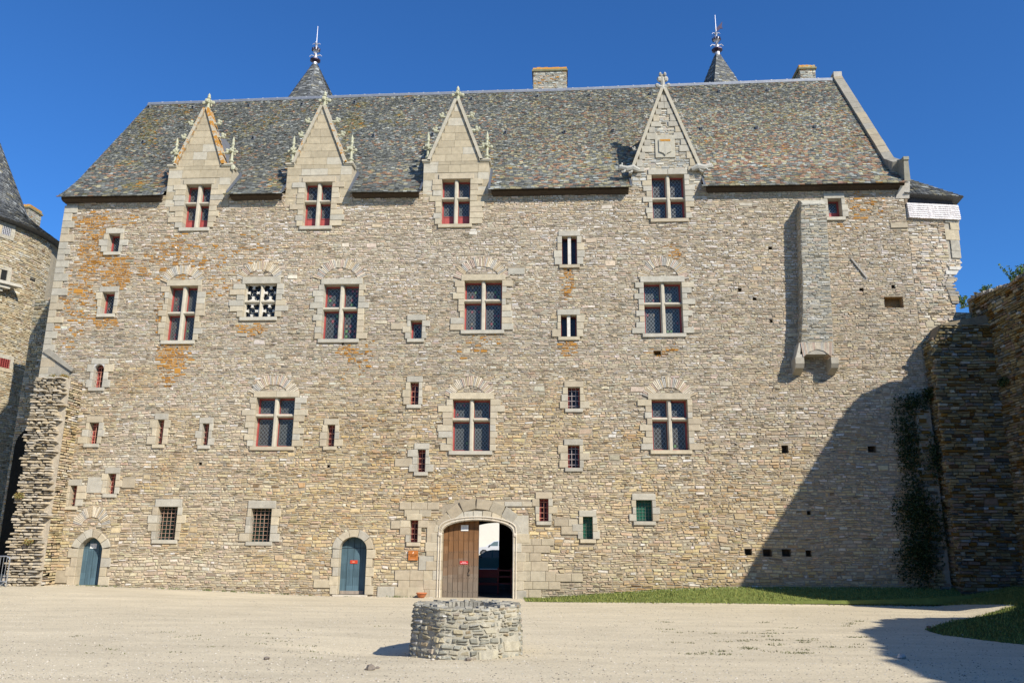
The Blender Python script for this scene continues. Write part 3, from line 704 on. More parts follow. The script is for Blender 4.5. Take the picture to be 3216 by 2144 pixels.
# outer, flatter arch of long stones
OP = [(PY(px, py)[0], PY(px, py)[2]) for px, py in [(1392, 1664), (1420, 1633), (1455, 1607), (1495, 1597), (1535, 1602), (1575, 1620), (1608, 1645)]]
voussoirs(gt, OP, .40, 6, YA-.008, YF+.02, .5, .80)
n = 7; hh = (gzs-gzb)/n
for i in range(n):
    for sd in (0, 1):
        ww = (.55 if (i+sd) % 2 else .34)*rng.uniform(.9, 1.3); c = acol(rng, .8, .95)
        if sd == 0: gt.block(gxl-ww, gzb+i*hh, gxl, gzb+(i+1)*hh, YA, YF+.55, c)
        else: gt.block(gxr, gzb+i*hh, gxr+ww, gzb+(i+1)*hh, YA, YF+.55, c)
gate = gt.build('gateway', M['ashlar'], castle); gate['label'] = 'wide basket arch gateway with one plank leaf closed'
mo = MB()   # roll moulding round the opening
for off, yy_ in ((.05, YA-.005), (.14, YA-.012)):
    pts = [(gxl-off, yy_, gzb)]+[(gxl-off, yy_, gzs-.02)]+[((x-(gxl+gxr)/2)*(1+off/1.4)+(gxl+gxr)/2, yy_, z+off) for x, z in GP[1:-1]]+[(gxr+off, yy_, gzs-.02), (gxr+off, yy_, gzb)]
    mo.tube(pts, .028, (.56, .49, .38), 6)
for sx_ in (gxl-.09, gxr+.09): mo.blob((sx_, YA-.02, gzs-.05), (.09, .06, .08), (.55, .48, .38))
mo.build('moulding', M['ashlar'], gate)
arch_hole(gxl, gxr, gzb-.3, GP); HOLES.append((gxl, -1, gxr, gzb)); SHOLES.append(arch_block(gxl, gxr, gzb, GP, .36)); SHOLES.append((gxl-.34, -1, gxr+.34, gzs))
a0 = PY(1495, 1570)[2]
SHOLES.append((PY(1392, 1650)[0], gzt, PY(1605, 1650)[0], a0-.18)); SHOLES.append((PY(1430, 1600)[0], gzt, PY(1565, 1600)[0], a0-.03))
lx1 = PY(1500, 1780)[0]
lf = MB(); pn = 7; pw = (lx1-gxl)/pn
for i in range(pn):
    xa, xb = gxl+i*pw, gxl+(i+1)*pw; zt_ = arch_z(GP, min(xb, lx1))+.05 if i else arch_z(GP, xb)+.03
    for j in range(10):
        za, zc = gzb+.03+(zt_-gzb)*j/10, gzb+.03+(zt_-gzb)*(j+1)/10; t = np.clip((za-.3)/1.4+rng.uniform(-.15, .15), 0, 1)
        c = np.array([.175, .14, .105])*(1-t)+np.array([.175, .088, .038])*t; c *= rng.uniform(.88, 1.12)
        lf.hexa([(xa+.008, YF+.30, za), (xb-.008, YF+.30, za), (xb-.008, YF+.36, za), (xa+.008, YF+.36, za)], [(xa+.008, YF+.30, zc), (xb-.008, YF+.30, zc), (xb-.008, YF+.36, zc), (xa+.008, YF+.36, zc)], tuple(c))
lf.quad((gxl, YF+.365, gzb), (lx1, YF+.365, gzb), (lx1, YF+.365, gzt), (gxl, YF+.365, gzt), (.03, .025, .02))
lf.build('gate_leaf', M['wood'], gate)
nl = MB()
for i in range(pn):
    for z in (.25, .75, 1.2, 1.7, 2.15):
        for s_ in (.25, .7): nl.blob((gxl+(i+s_)*pw, YF+.296, z+gzb+rng.uniform(-.02, .02)), (.013, .008, .013), (.05, .04, .035), 5)
for s_ in range(5):   # iron latch
    pass
lx = PY(1470, 1800)[0]; lz = PY(1470, 1795)[2]
nl.tube([(lx, YF+.27, lz+.12), (lx+.03, YF+.26, lz+.06), (lx-.02, YF+.27, lz-.02), (lx-.03, YF+.26, lz-.1), (lx+.04, YF+.27, lz-.12)], .014, (.03, .03, .03))
nl.build('ironwork', M['iron'], gate)
# passage behind the gate, far arch at Y=43
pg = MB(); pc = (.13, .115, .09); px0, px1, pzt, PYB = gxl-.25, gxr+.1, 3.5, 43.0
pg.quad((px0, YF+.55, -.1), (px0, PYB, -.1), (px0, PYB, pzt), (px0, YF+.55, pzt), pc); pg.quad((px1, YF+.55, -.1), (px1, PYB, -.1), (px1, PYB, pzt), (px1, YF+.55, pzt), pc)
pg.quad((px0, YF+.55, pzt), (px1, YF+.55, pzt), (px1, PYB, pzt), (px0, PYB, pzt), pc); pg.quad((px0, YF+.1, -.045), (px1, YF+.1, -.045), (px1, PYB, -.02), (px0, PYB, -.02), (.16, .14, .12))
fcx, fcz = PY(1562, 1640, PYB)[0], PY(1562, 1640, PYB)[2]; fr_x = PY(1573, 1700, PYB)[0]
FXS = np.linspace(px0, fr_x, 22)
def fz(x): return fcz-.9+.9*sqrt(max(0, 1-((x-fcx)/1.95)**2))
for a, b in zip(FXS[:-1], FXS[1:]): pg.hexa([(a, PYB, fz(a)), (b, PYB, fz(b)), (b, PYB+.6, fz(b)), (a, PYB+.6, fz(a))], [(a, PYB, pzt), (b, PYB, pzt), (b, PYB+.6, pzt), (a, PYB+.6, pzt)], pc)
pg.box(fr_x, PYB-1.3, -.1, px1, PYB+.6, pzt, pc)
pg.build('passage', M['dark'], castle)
rb = MB(); rc = (.20, .018, .02)
za, zb_ = PY(1500, 1786, 34)[2], PY(1500, 1812, 34)[2]; xa, xb, xc = PY(1496, 1790, 34)[0], PY(1566, 1790, 34)[0], PY(1605, 1790, 34)[0]
rb.box(xa-.9, 34, zb_, xb, 34.04, za, rc); rb.box(xa-.9, 34.001, PY(1500, 1836, 34)[2], xb, 34.041, PY(1500, 1828, 34)[2], rc); rb.box(xa-.85, 34.05, -.03, xb, 34.07, zb_+.02, (.02, .022, .03))  # last box: dark sheet behind the rails, standing in for shade on the ground beyond
for py in (1790, 1810, 1831): z = PY(1580, py, 34)[2]; rb.box(xb, 34.0, z-.03, xc, 34.04, z+.03, rc)
for x in (xb-.05, xc-.02, xa-.9): rb.box(x, 33.95, -.05, x+.07, 34.1, za+.06, rc)
tag(rb.build('barrier', M['redwood']), 'dark red wooden barrier inside the gateway passage, backed by a dark sheet for shade', 'barrier')

# --- dressed corner stones, ashlar fields, relieving arches
ex = MB(); z = .3; k = 0
while z < 16.0:
    h = rng.uniform(.24, .38); L = (.32 if k % 2 else .55)*rng.uniform(.85, 1.2); ex.block(XL-.04, z, XL+L, min(z+h, 16.1), YA, YF+.3, acol(rng, .35, .90)); z += h; k += 1
SHOLES.append((XL-.2, 0, XL+.3, 17))
BIG = []
for q in [(1240, 1790, 1370, 1822), (1250, 1822, 1372, 1852), (1185, 1842, 1372, 1878), (1315, 1745, 1370, 1790), (1340, 1640, 1385, 1745), (1625, 1690, 1740, 1712), (1625, 1712, 1728, 1735), (1625, 1735, 1700, 1762),
          (1625, 1762, 1722, 1792), (1625, 1792, 1745, 1825), (1625, 1825, 1760, 1850), (1625, 1850, 1700, 1876), (1610, 1618, 1660, 1688), (1745, 1800, 1830, 1826), (1740, 1630, 1815, 1652), (1762, 1652, 1828, 1678),
          (1255, 1576, 1380, 1600), (1270, 1600, 1355, 1622), (1228, 1635, 1285, 1660), (275, 1498, 332, 1548), (385, 1502, 425, 1532), (1040, 1820, 1062, 1850), (2795, 700, 2850, 717), (1595, 843, 1648, 863), (170, 1790, 220, 1830), (985, 1820, 1050, 1845),
          (1240, 1440, 1305, 1465), (1228, 1015, 1285, 1035), (1540, 1575, 1690, 1590)]:
    BIG.append(prect(*q))
ex.build('corner_stones', M['ashlar'], castle)
for (a, b, c, d) in BIG:
    ex = MB(); n = max(1, round((c-a)/.55)); w_ = (c-a)/n
    cuts = [a]+[a+w_*(i+1)+rng.uniform(-.1, .1) for i in range(n-1)]+[c]
    for i in range(n): ex.block(cuts[i], b, cuts[i+1], d, YA+.01+rng.uniform(0, .01), YF+.02, acol(rng, .9, .92))
    ex.build('dressed_stones', M['ashlar'], castle); SHOLES.append((a, b, c, d))
SHOLES.append((gxl-.36, .0, gxl, gzs)); 
def fan(cx, cz, ri, ro, a0, a1, n):
    wst = MB()
    for i in range(n):
        t0 = a0+(a1-a0)*i/n; t1 = a0+(a1-a0)*(i+1)/n; g = .010/ro; r1 = ro*rng.uniform(.94, 1.05); r0 = ri*rng.uniform(.98, 1.03); yv = YF-rng.uniform(.03, .055)
        c = PAL[rng.choice([0, 1, 2, 3, 8])]*rng.uniform(.85, 1.1)
        def P_(r, t): return (cx+r*sin(t), cz+r*cos(t))
        lo = [P_(r0, t0+g), P_(r0, t1-g), P_(r1, t1-g), P_(r1, t0+g)]
        V = [(x, YF+.02, z) for x, z in lo]+[(x, yv, z) for x, z in lo]
        wst.add(V, [(4, 5, 6, 7), (0, 1, 5, 4), (1, 2, 6, 5), (2, 3, 7, 6), (3, 0, 4, 7)], tuple(c))
    wst.build('relieving_arch', M['stone'], castle)
    def f(va, vb):
        m = (va+vb)/2-cz
        if m < ri*cos(a1)-.02 or m > ro: return None
        hw = sqrt(max(0, ro*ro-m*m)); inn = sqrt(max(0, ri*ri-m*m)) if m < ri else 0
        hw = min(hw, m*tan(a1)+.06)
        if hw <= inn: return None
        return [(cx-hw, cx-inn), (cx+inn, cx+hw)] if inn > .03 else (cx-hw, cx+hw)
    SHOLES.append(f)
# (window centre x, outer apex y, half width in px, spring y)
for cx, ya, hw, ys in [(q_[0], q_[1]-1, q_[2]*1.13, q_[3]+5) for q_ in [(575, 835, 62, 874), (818, 822, 66, 866), (1070, 815, 74, 866), (1512, 810, 78, 864), (2083, 808, 70, 872), (861, 1180, 68, 1224), (1477, 1183, 72, 1234), (2100, 1187, 72, 1236), (288, 1592, 54, 1652)]]:
    A = PY(cx, ya); B = PY(cx+hw, ys); Cc = PY(cx-hw, ys); hwm = (B[0]-Cc[0])/2; cxm = (B[0]+Cc[0])/2; rise = A[2]-(B[2]+Cc[2])/2
    R_ = (hwm**2+rise**2)/(2*rise); cz = A[2]-R_; am = math.asin(min(1, hwm/R_)) if rise < hwm else pi/2
    fan(cxm, cz, R_-.38, R_, -am, am, int(2*am*R_/.078))

# --- putlog holes
PUT = [(2419, 780, 12), (2323, 910, 12), (2370, 938, 13), (2421, 1008, 13), (2706, 910, 13), (2806, 900, 15), (2465, 1410, 26), (2738, 1410, 24), (2350, 1732, 24), (2410, 1735, 24), (2470, 1735, 26), (2540, 1737, 22), (2540, 1610, 20),
       (1032, 1463, 9), (557, 1092, 6), (1785, 849, 7), (1785, 1061, 7), (1077, 1080, 8), (630, 1455, 9)]
put = MB()
for px, py, s in PUT:
    put = MB(); s *= rng.uniform(.65, .95); k_ = rng.uniform(.8, 1.35); a, b, c, d = prect(px-s*k_/2, py-s/2, px+s*k_/2, py+s/2); HOLES.append((a, b, c, d)); SHOLES.append((a, b, c, d)); reveal(put, a, b, c, d, YF-.02, YF+.35, (.20, .16, .11), (.1, .08, .06)); put.build('putlog_hole', M['stone'], castle)
for q in [(2778, 932, 2836, 966), (2053, 1101, 2076, 1115)]:
    put = MB(); a, b, c, d = prect(*q); HOLES.append((a, b, c, d)); SHOLES.append((a, b, c, d)); reveal(put, a, b, c, d, YF-.02, YF+.32, (.36, .25, .13), (.26, .17, .08)); put.build('wall_cavity', M['stone'], castle)
sl_ = MB(); A = PY(2672, 812); B = PY(2722, 874)
d_ = np.array([B[0]-A[0], 0, B[2]-A[2]]); d_ /= np.linalg.norm(d_); nn = np.array([-d_[2], 0, d_[0]])*.03
sl_.hexa([A-nn, B-nn, B+nn, A+nn], [p+np.array([0, -.065, 0]) for p in (A-nn, B-nn, B+nn, A+nn)], (.36, .33, .28)); sl_.build('slanting_slab', M['ashlar'], castle)

# --- base wall and rubble
base = MB(); gridwall(base, XL, XR, -1.0, ZE, HOLES, YF, MORT)
# other sides of the building
YB = 43.6
base.quad((XL, YF, -1), (XL, YB, -1), (XL, YB, ZE), (XL, YF, ZE), (.42, .36, .27)); base.quad((XR, YF, -1), (XR, YB, -1), (XR, YB, ZE), (XR, YF, ZE), (.42, .36, .27))
for a, b in ((XL, px0), (fr_x, XR)): base.quad((a, YB, -1), (b, YB, -1), (b, YB, ZE), (a, YB, ZE), (.42, .36, .27))
base.quad((px0, YB, pzt), (fr_x, YB, pzt), (fr_x, YB, ZE), (px0, YB, ZE), (.42, .36, .27))
base.build('wall_core', M['stone'], castle)
flat = lambda yf: (lambda u, v, d: np.stack([u, np.full_like(u, yf)-d, v], 1))
DORX = []
wall = MB()
# the rubble gets coarser towards the ground and keeps changing bed height from bay to bay
rg = random.Random(5)
bands = [(-.3, 3.3, (.06, .13), (.12, .42), .010, .040, .10), (3.3, 7.2, (.055, .115), (.11, .38), .009, .040, .10), (7.2, 11.2, (.048, .10), (.10, .34), .007, .030, .08), (11.2, 16.4, (.045, .095), (.09, .32), .007, .028, .07)]
cuts = [XL+.1, -15.2, -9.1, -4.6, .9, 5.7, 9.6, XR]
cb = [px for px in cuts]
brx0, brx1 = 9.35, 11.9
SH2 = SHOLES
for zb0, zb1, hr, lr, gp, pt, wp_ in bands:
    S = layout(XL+.05, XR, zb0, zb1, SH2, hr, lr, rg, big=.30 if zb0 < 3 else .12)
    lay(wall, S, flat(YF), facade_col, rg, gap=gp, prot=(.006, pt), bev=.022, warp=wp_, jit=.013, seed=int(zb0*10)+20)
wall.build('rubble_wall', M['stone'], castle)

# --- roof
RL, RR = 24.28, 24.70
def rz(x, Y):   # height of the roof plane at x,Y
    r = RL+(RR-RL)*(x-XL)/(XR-XL); pr = [(30.56, 16.26), (31.1, 16.78), (31.9, 17.72), (36.6, r)]
    return np.interp(Y, [p[0] for p in pr], [p[1] for p in pr])
def rpt(x, s, d=0.0):   # s 0..1 along the slope from eave to ridge
    x = np.asarray(x, float); s = np.asarray(s, float)
    Ys = np.array([30.56, 31.1, 31.9, 36.6]); 
    r = RL+(RR-RL)*(x-XL)/(XR-XL)
    L = np.array([0, .75, 2.0, 10.15]); q = s*10.15
    Y = np.interp(q, L, Ys)
    zl = np.interp(q, L, [16.26, 16.78, 17.72, 17.72]); z = np.where(q > 2.0, 17.72+(r-17.72)*(q-2.0)/8.15, zl)
    d = np.asarray(d, float); z = z+.09*(fbm(x*.16+3, s*1.3, 23, 2)-.5); return np.stack([x+0*z, Y-d*.80, z+d*.6], -1)
DOR = [dict(l=527.6, r=724, sh=523, gl=555.7, gr=697, ap=(651, 346), ft=288, kind='a'), dict(l=900, r=1103, sh=518, gl=926, gr=1081, ap=(1015, 338), ft=281, kind='a'),
       dict(l=1329, r=1534.7, sh=507.5, gl=1352, gr=1506.7, ap=(1438, 319), ft=265, kind='a'), dict(l=1983, r=2203.6, sh=540, gl=1988, gr=2197, ap=(2084.8, 284.6), ft=231.5, kind='b')]
for D in DOR:
    D['x0'] = PY(D['l'], 570)[0]; D['x1'] = PY(D['r'], 570)[0]; D['zs'] = PY((D['l']+D['r'])/2, D['sh'])[2]
    a = PY(D['gl'], D['sh']); b = PY(D['gr'], D['sh']); c = PY(*D['ap']); D['g0'] = a[0]; D['g1'] = b[0]; D['ax'] = (a[0]+b[0])/2*.5+c[0]*.5; D['az'] = c[2]; D['fz'] = PY(D['ap'][0], D['ft'])[2]
VX0, VX1 = XL-.22, XR+.05
rf = MB()
gaps = [(D['x0']-.02, D['x1']+.02) for D in DOR]
segs = []; c = VX0
for a, b in gaps: segs.append((c, a)); c = b
segs.append((c, VX1))
for a, b in segs:
    for s0, s1 in ((0, .0739), (.0739, .197)): rf.add([rpt(a, s0), rpt(b, s0), rpt(b, s1), rpt(a, s1)], [(0, 1, 2, 3)], (.06, .06, .06))
for i in range(70):
    a, b = VX0+(VX1-VX0)*i/70, VX0+(VX1-VX0)*(i+1)/70
    for s0 in np.linspace(.197, 1, 9)[:-1]:
        s1 = s0+.803/8; rf.add([rpt(a, s0, -.02), rpt(b, s0, -.02), rpt(b, s1, -.02), rpt(a, s1, -.02)], [(0, 1, 2, 3)], (.06, .06, .06))
back = [(VX0, 36.6, RL), (VX1, 36.6, RR), (VX1, 42.4, 17.6), (VX1, 44.1, 16.2), (VX0, 44.1, 16.2), (VX0, 42.4, 17.6)]
rf.add(back, [(0, 1, 2, 5), (5, 2, 3, 4)], (.13, .135, .14))
for X, r in ((XL, RL), (XR, RR)):   # gable walls
    rf.add([(X, 30.9, ZE-.6), (X, 31.9, 17.68), (X, 36.6, r-.06), (X, 42.4, 17.6), (X, 43.7, ZE-.6)], [(0, 1, 2, 3, 4)], (.38, .33, .25))
roof = rf.build('roof', M['slate'], castle)
SL = np.array([[.12, .125, .122], [.10, .102, .095], [.165, .165, .15], [.23, .21, .145], [.27, .15, .09], [.32, .28, .17], [.085, .09, .095], [.20, .10, .07], [.30, .31, .29]])
def slates(mb, fpt, X0, X1, nrow, exposed, width, skip, colf, seed, Ltot):
    rn = np.random.default_rng(seed); V = []; C = []
    for i in range(nrow):
        s0 = i*exposed(i); 
    s = 0.0; i = 0; A = []
    while s < Ltot:
        e = exposed(s/Ltot); wd = width(s/Ltot); x = X0-rn.uniform(0, wd)
        n = int((X1-X0)/wd)+2; ws = wd*rn.uniform(.75, 1.25, n); xs_ = X0-rn.uniform(0, wd)+np.concatenate([[0], np.cumsum(ws)])
        for a, b in zip(xs_[:-1], xs_[1:]):
            if b < X0 or a > X1: continue
            A.append((max(a, X0), min(b, X1), s, e))
        s += e; i += 1
    A = np.array(A); A = A[~skip((A[:, 0]+A[:, 1])/2, A[:, 2]/Ltot)]; n = len(A)
    g = .005; a, b, s, e = A.T; jb = rn.normal(0, .008, (n,)); lift = rn.uniform(.020, .044, n); tw = rn.normal(0, .005, n)
    P0 = fpt(a+g, (s+jb)/Ltot, lift+tw); P1 = fpt(b-g, (s+jb+rn.normal(0, .004, n))/Ltot, lift-tw); P2 = fpt(b-g, np.minimum((s+e+.02)/Ltot, 1), .006+0*s); P3 = fpt(a+g, np.minimum((s+e+.02)/Ltot, 1), .006+0*s)
    P4 = fpt(a+g, (s+jb)/Ltot, lift*0-.004); P5 = fpt(b-g, (s+jb)/Ltot, lift*0-.004)
    V = np.stack([P0, P1, P2, P3, P4, P5], 1).reshape(-1, 3); base_ = (np.arange(n)*6)[:, None]
    F = np.concatenate([base_+np.array([0, 1, 2, 3]), base_+np.array([4, 5, 1, 0])]); C = colf((a+b)/2, s/Ltot, rn)
    mb.add(V, F, np.repeat(C, 6, 0))
def roofcol(x, s, rn):
    n = len(x); right = np.clip((x+9)/10, 0, 1); low = 1-s
    w_ = np.tile(np.array([5, 4, 3, .9, .5, .8, 2.5, .3, 1.2]), (n, 1))
    wr = np.array([2.2, 1.5, 2.8, 3.0, 1.7, 3.2, 1.0, .9, 1.8]); redz = np.clip((x-3)/4, 0, 1)*np.exp(-((s-.22)/.2)**2)
    w_ = w_*(1-right[:, None]*(.35+.65*(s < .75)[:, None]))+wr*right[:, None]*(.35+.65*(s < .75)[:, None]); w_[:, 4] += redz*4.5; w_[:, 7] += redz*1.5
    w_[:, 4] += 2*np.clip(fbm(x*.4, s*5, 12)-.55, 0, 1)*8*(s < .5)
    cc = np.cumsum(w_/w_.sum(1, keepdims=True), 1); c = SL[(rn.random((n, 1)) > cc).sum(1).clip(0, 8)].copy()
    m_ = c.mean(1, keepdims=True); c = m_+(c-m_)*1.0
    g_ = np.array([.155, .152, .128]); c = (g_+(c-g_)*.76)*np.array([1.34, 1.34, 1.27]); c *= rn.normal(1, .12, (n, 1)).clip(.6, 1.5); c *= (.84+.34*fbm(x*.3, s*4, 4))[:, None]
    ly = np.clip(fbm(x*.9, s*9, 66)-.56, 0, 1)*5*(.35+.65*(x < -6)); a = np.where(rn.random(n) < ly*.55, .42+.12*rn.random(n), 0)
    yl = a > 0; c[yl] = c[yl]*.5+np.array([.28, .24, .08])*.5; a[yl] *= (rn.random(yl.sum()) < .12)
    return np.concatenate([c, a[:, None]], 1)
def skipf(x, s):
    k = np.zeros(len(x), bool)
    for a, b in gaps: k |= (x > a-.02) & (x < b+.02) & (s < .20)
    return k
sb = MB(); slates(sb, rpt, VX0, VX1, 80, lambda t: .125-.045*min(t*3, 1), lambda t: .22-.09*min(t*2.5, 1), skipf, roofcol, 9, 10.15)
sb.build('slates', M['slate'], roof)
ri = MB(); 
for i in range(46):
    a, b = VX0+(VX1-.25-VX0)*i/46, VX0+(VX1-.25-VX0)*(i+1)/46; za, zc = float(rpt(a, 1.)[2]), float(rpt(b, 1.)[2])
    ri.hexa([(a, 36.50, za-.09), (b, 36.50, zc-.09), (b, 36.52, zc-.09), (a, 36.52, za-.09)], [(a, 36.55, za+.06), (b, 36.55, zc+.06), (b, 36.6, zc+.06), (a, 36.6, za+.06)], (.26, .27, .28))
    ri.tube([(a, 36.6, za+.06), (b, 36.6, zc+.06)], .05, (.36, .37, .37), 8); ri.tube([(b-.04, 36.6, zc+.06), (b+.04, 36.6, zc+.06)], .065, (.5, .5, .5), 8)
ri.build('ridge_cap', M['lead'], roof)
# eaves: slate edge and timber cornice between dormers
co = MB()
for i, (a, b) in enumerate(segs):
    if i == 0: a = XL-.12
    if i == len(segs)-1: b = XR-.02
    a2 = a+(.0 if i == 0 else .12); b2 = b-(.12 if i < len(segs)-1 else 0)
    prof = [(31.02, 16.13), (30.93, 16.15), (30.89, 16.19), (30.80, 16.22), (30.75, 16.27), (30.74, 16.37), (31.02, 16.55)]
    V = [(a2+(.06 if k < 2 else 0), y, z) for k, (y, z) in enumerate(prof)]+[(b2, y, z) for y, z in prof]; n = len(prof)
    F = [(k, (k+1) % n, n+(k+1) % n, n+k) for k in range(n)]+[tuple(range(n)), tuple(range(2*n-1, n-1, -1))]
    co = MB(); co.add(V, F, (.060, .045, .032)); co.build('cornice', M['wood'], castle)
# little lead vents on the slope
for px, py in [(608, 341), (452, 449), (797, 437), (950, 331), (783, 336), (1174, 430), (1115, 325), (1304, 319), (1481, 314), (1359, 426), (1588, 420), (1688, 306), (1850, 303), (1773, 418), (1925, 413), (2042, 298), (2258, 291), (2411, 287), (2202, 408), (2376, 405), (2559, 402), (470, 340)]:
    lo, hi = .2, 1.0
    for _ in range(30):   # find the roof point under this pixel
        m = (lo+hi)/2; q = rpt(0, m); p = PY(px, py, float(q[1])); zr = float(rpt(p[0], m)[2])
        if p[2] > zr: lo = m
        else: hi = m
    v = MB(); X = p[0]; q = rpt(X, m); Yq, Zq = float(q[1]), float(q[2])
    v.hexa([(X-.07, Yq-.1, Zq-.05), (X+.07, Yq-.1, Zq-.05), (X+.05, Yq+.12, Zq+.12), (X-.05, Yq+.12, Zq+.12)], [(X-.06, Yq-.13, Zq+.08), (X+.06, Yq-.13, Zq+.08), (X+.05, Yq+.1, Zq+.17), (X-.05, Yq+.1, Zq+.17)], (.30, .31, .33))
    v.quad((X-.05, Yq-.135, Zq-.03), (X+.05, Yq-.135, Zq-.03), (X+.045, Yq-.138, Zq+.065), (X-.045, Yq-.138, Zq+.065), (.01, .01, .01))
    v.build('roof_vent', M['lead'], castle)
# chimneys
def chimney(x0, x1, y0, y1, z0, z1, seed, moss, name='chimney', parent=None):
    mb = MB(); mb.box(x0, y0, z0, x1, y1, z1-.28, (.34, .31, .25)); r = random.Random(seed)
    cf = lambda u, v, rn: grey_col(u, v, rn, (.38, .36, .29), .18, lich_p=.12)
    S = layout(x0, x1, z0, z1-.28, [], (.06, .12), (.10, .3), r); lay(mb, S, flat(y0), cf, r, prot=(.005, .03), warp=0, seed=seed)
    S = layout(y0, y1, z0, z1-.28, [], (.06, .12), (.10, .3), r); lay(mb, S, lambda u, v, d: np.stack([x0-d, u, v], 1), cf, r, prot=(.005, .03), warp=0, seed=seed+1)
    S = layout(y0, y1, z0, z1-.28, [], (.06, .12), (.10, .3), r); lay(mb, S, lambda u, v, d: np.stack([x1+d, u, v], 1), cf, r, prot=(.005, .03), warp=0, seed=seed+2)
    ch = mb.build(name, M['stone'], parent if parent is not None else castle)
    cp = MB(); cp.box(x0-.07, y0-.07, z1-.28, x1+.07, y1+.07, z1-.18, (.20, .18, .10))
    n = 9
    for i in range(n):
        a, b = x0-.02+(x1-x0+.04)*i/n, x0-.02+(x1-x0+.04)*(i+1)/n; t = r.uniform(-.02, .02)
        cp.hexa([(a, y0-.03, z1-.18), (b, y0-.03, z1-.18), (b, y1+.03, z1-.18), (a, y1+.03, z1-.18)], [(a, y0+.05, z1+t), (b, y0+.05, z1+t), (b, y1-.05, z1+t), (a, y1-.05, z1+t)], (.36, .33, .2, moss*r.uniform(.8, 1.1)))
    cp.build('capping', M['stone'], ch); return ch
a = PY(1675, 240, 36.6); b = PY(1779, 240, 36.6); c = PY(1727, 209, 36.6); chimney(a[0], b[0], 36.62, 38.0, 23.6, c[2], 5, .62)
a = PY(2512, 225, 37.0); b = PY(2560, 225, 37.0); c = PY(2535, 203, 37.0); chimney(a[0], b[0], 37.0, 40.2, 22.5, c[2], 6, .5)
# right gable coping
cpg = MB()
pr = [(30.75, 17.25), (31.9, 18.05), (36.65, RR+.38)]
for (ya, za), (yb, zb_) in zip(pr[:-1], pr[1:]):
    n = 3 if ya < 31 else 16
    for i in range(n):
        y0_, z0_ = ya+(yb-ya)*i/n, za+(zb_-za)*i/n; y1_, z1_ = ya+(yb-ya)*(i+1)/n-.01, za+(zb_-za)*(i+1)/n-.01; j = rng.uniform(-.012, .012)
        if ya < 31 and i == 0: continue
        lo = [(XR-.22, y0_+.25, z0_-.45), (XR+.20, y0_+.25, z0_-.45), (XR+.20, y1_+.25, z1_-.45), (XR-.22, y1_+.25, z1_-.45)]
        hi = [(XR-.22, y0_, z0_+j-.05), (XR+.20, y0_, z0_+j), (XR+.20, y1_, z1_+j), (XR-.22, y1_, z1_+j-.05)]
        cpg.hexa(lo, hi, acol(rng, .1, .68))
cpg.box(XR-.20, 36.5, RR-.3, XR+.20, 36.95, RR+.42, (.40, .37, .32))
cpg.hexa([(XR-.02, 30.72, 16.4), (XR+.22, 30.72, 16.4), (XR+.22, 31.4, 16.4), (XR-.02, 31.4, 16.4)], [(XR+.02, 30.66, 17.36), (XR+.20, 30.66, 17.36), (XR+.20, 31.5, 17.7), (XR+.02, 31.5, 17.7)], (.27, .25, .19))
cpg.box(XR-.0, 30.62, 17.3, XR+.22, 30.85, 17.44, (.27, .26, .2))
cpg.hexa([(XR-.35, 30.97, 15.75), (XR+.2, 30.97, 15.75), (XR+.2, 31.2, 15.75), (XR-.35, 31.2, 15.75)], [(XR-.1, 30.72, 16.42), (XR+.2, 30.72, 16.42), (XR+.2, 31.2, 16.42), (XR-.1, 31.2, 16.42)], (.55, .50, .42))
cpg.build('gable_coping', M['ashlar'], castle)

# --- dormers
def finial(mb, x, y, z, h, c, s=1.0):
    mb.lathe(x, y, [(.0, z-.02), (.085*s, z), (.07*s, z+.10*h), (.115*s, z+.13*h), (.115*s, z+.16*h), (.06*s, z+.19*h), (.05*s, z+.42*h), (.045*s, z+.66*h), (.075*s, z+.70*h), (.075*s, z+.73*h), (.05*s, z+.76*h), (.06*s, z+.84*h), (0, z+h)], 8, c)
    zc = z+.47*h
    for dx, dy in ((1, 0), (-1, 0), (0, -1), (0, 1)):
        mb.tube([(x, y, zc), (x+dx*.12*s, y+dy*.12*s, zc-.02*h), (x+dx*.2*s, y+dy*.2*s, zc+.03*h)], [.04*s, .045*s, .03*s], c, 5)
        mb.blob((x+dx*.19*s, y+dy*.19*s, zc-.01*h), (.065*s, .065*s, .075*s), c, 6)
        mb.blob((x+dx*.09*s, y+dy*.09*s, zc+.09*h), (.05*s, .05*s, .05*s), c, 6)
def crocket(mb, x, y, z, sd, s, c):
    mb.tube([(x, y, z), (x+sd*.12*s, y, z-.02*s), (x+sd*.22*s, y, z+.02*s)], [.04*s, .05*s, .03*s], c, 5)
    mb.blob((x+sd*.23*s, y, z+.0*s), (.085*s, .08*s, .07*s), c); mb.blob((x+sd*.20*s, y, z+.11*s), (.06*s, .07*s, .07*s), c); mb.blob((x+sd*.30*s, y-.02, z+.07*s), (.045*s, .06*s, .06*s), c)
DL = ['first gabled dormer from the left, with the most orange lichen', 'second gabled dormer from the left', 'third gabled dormer from the left', 'rubble gabled dormer with carved shield']
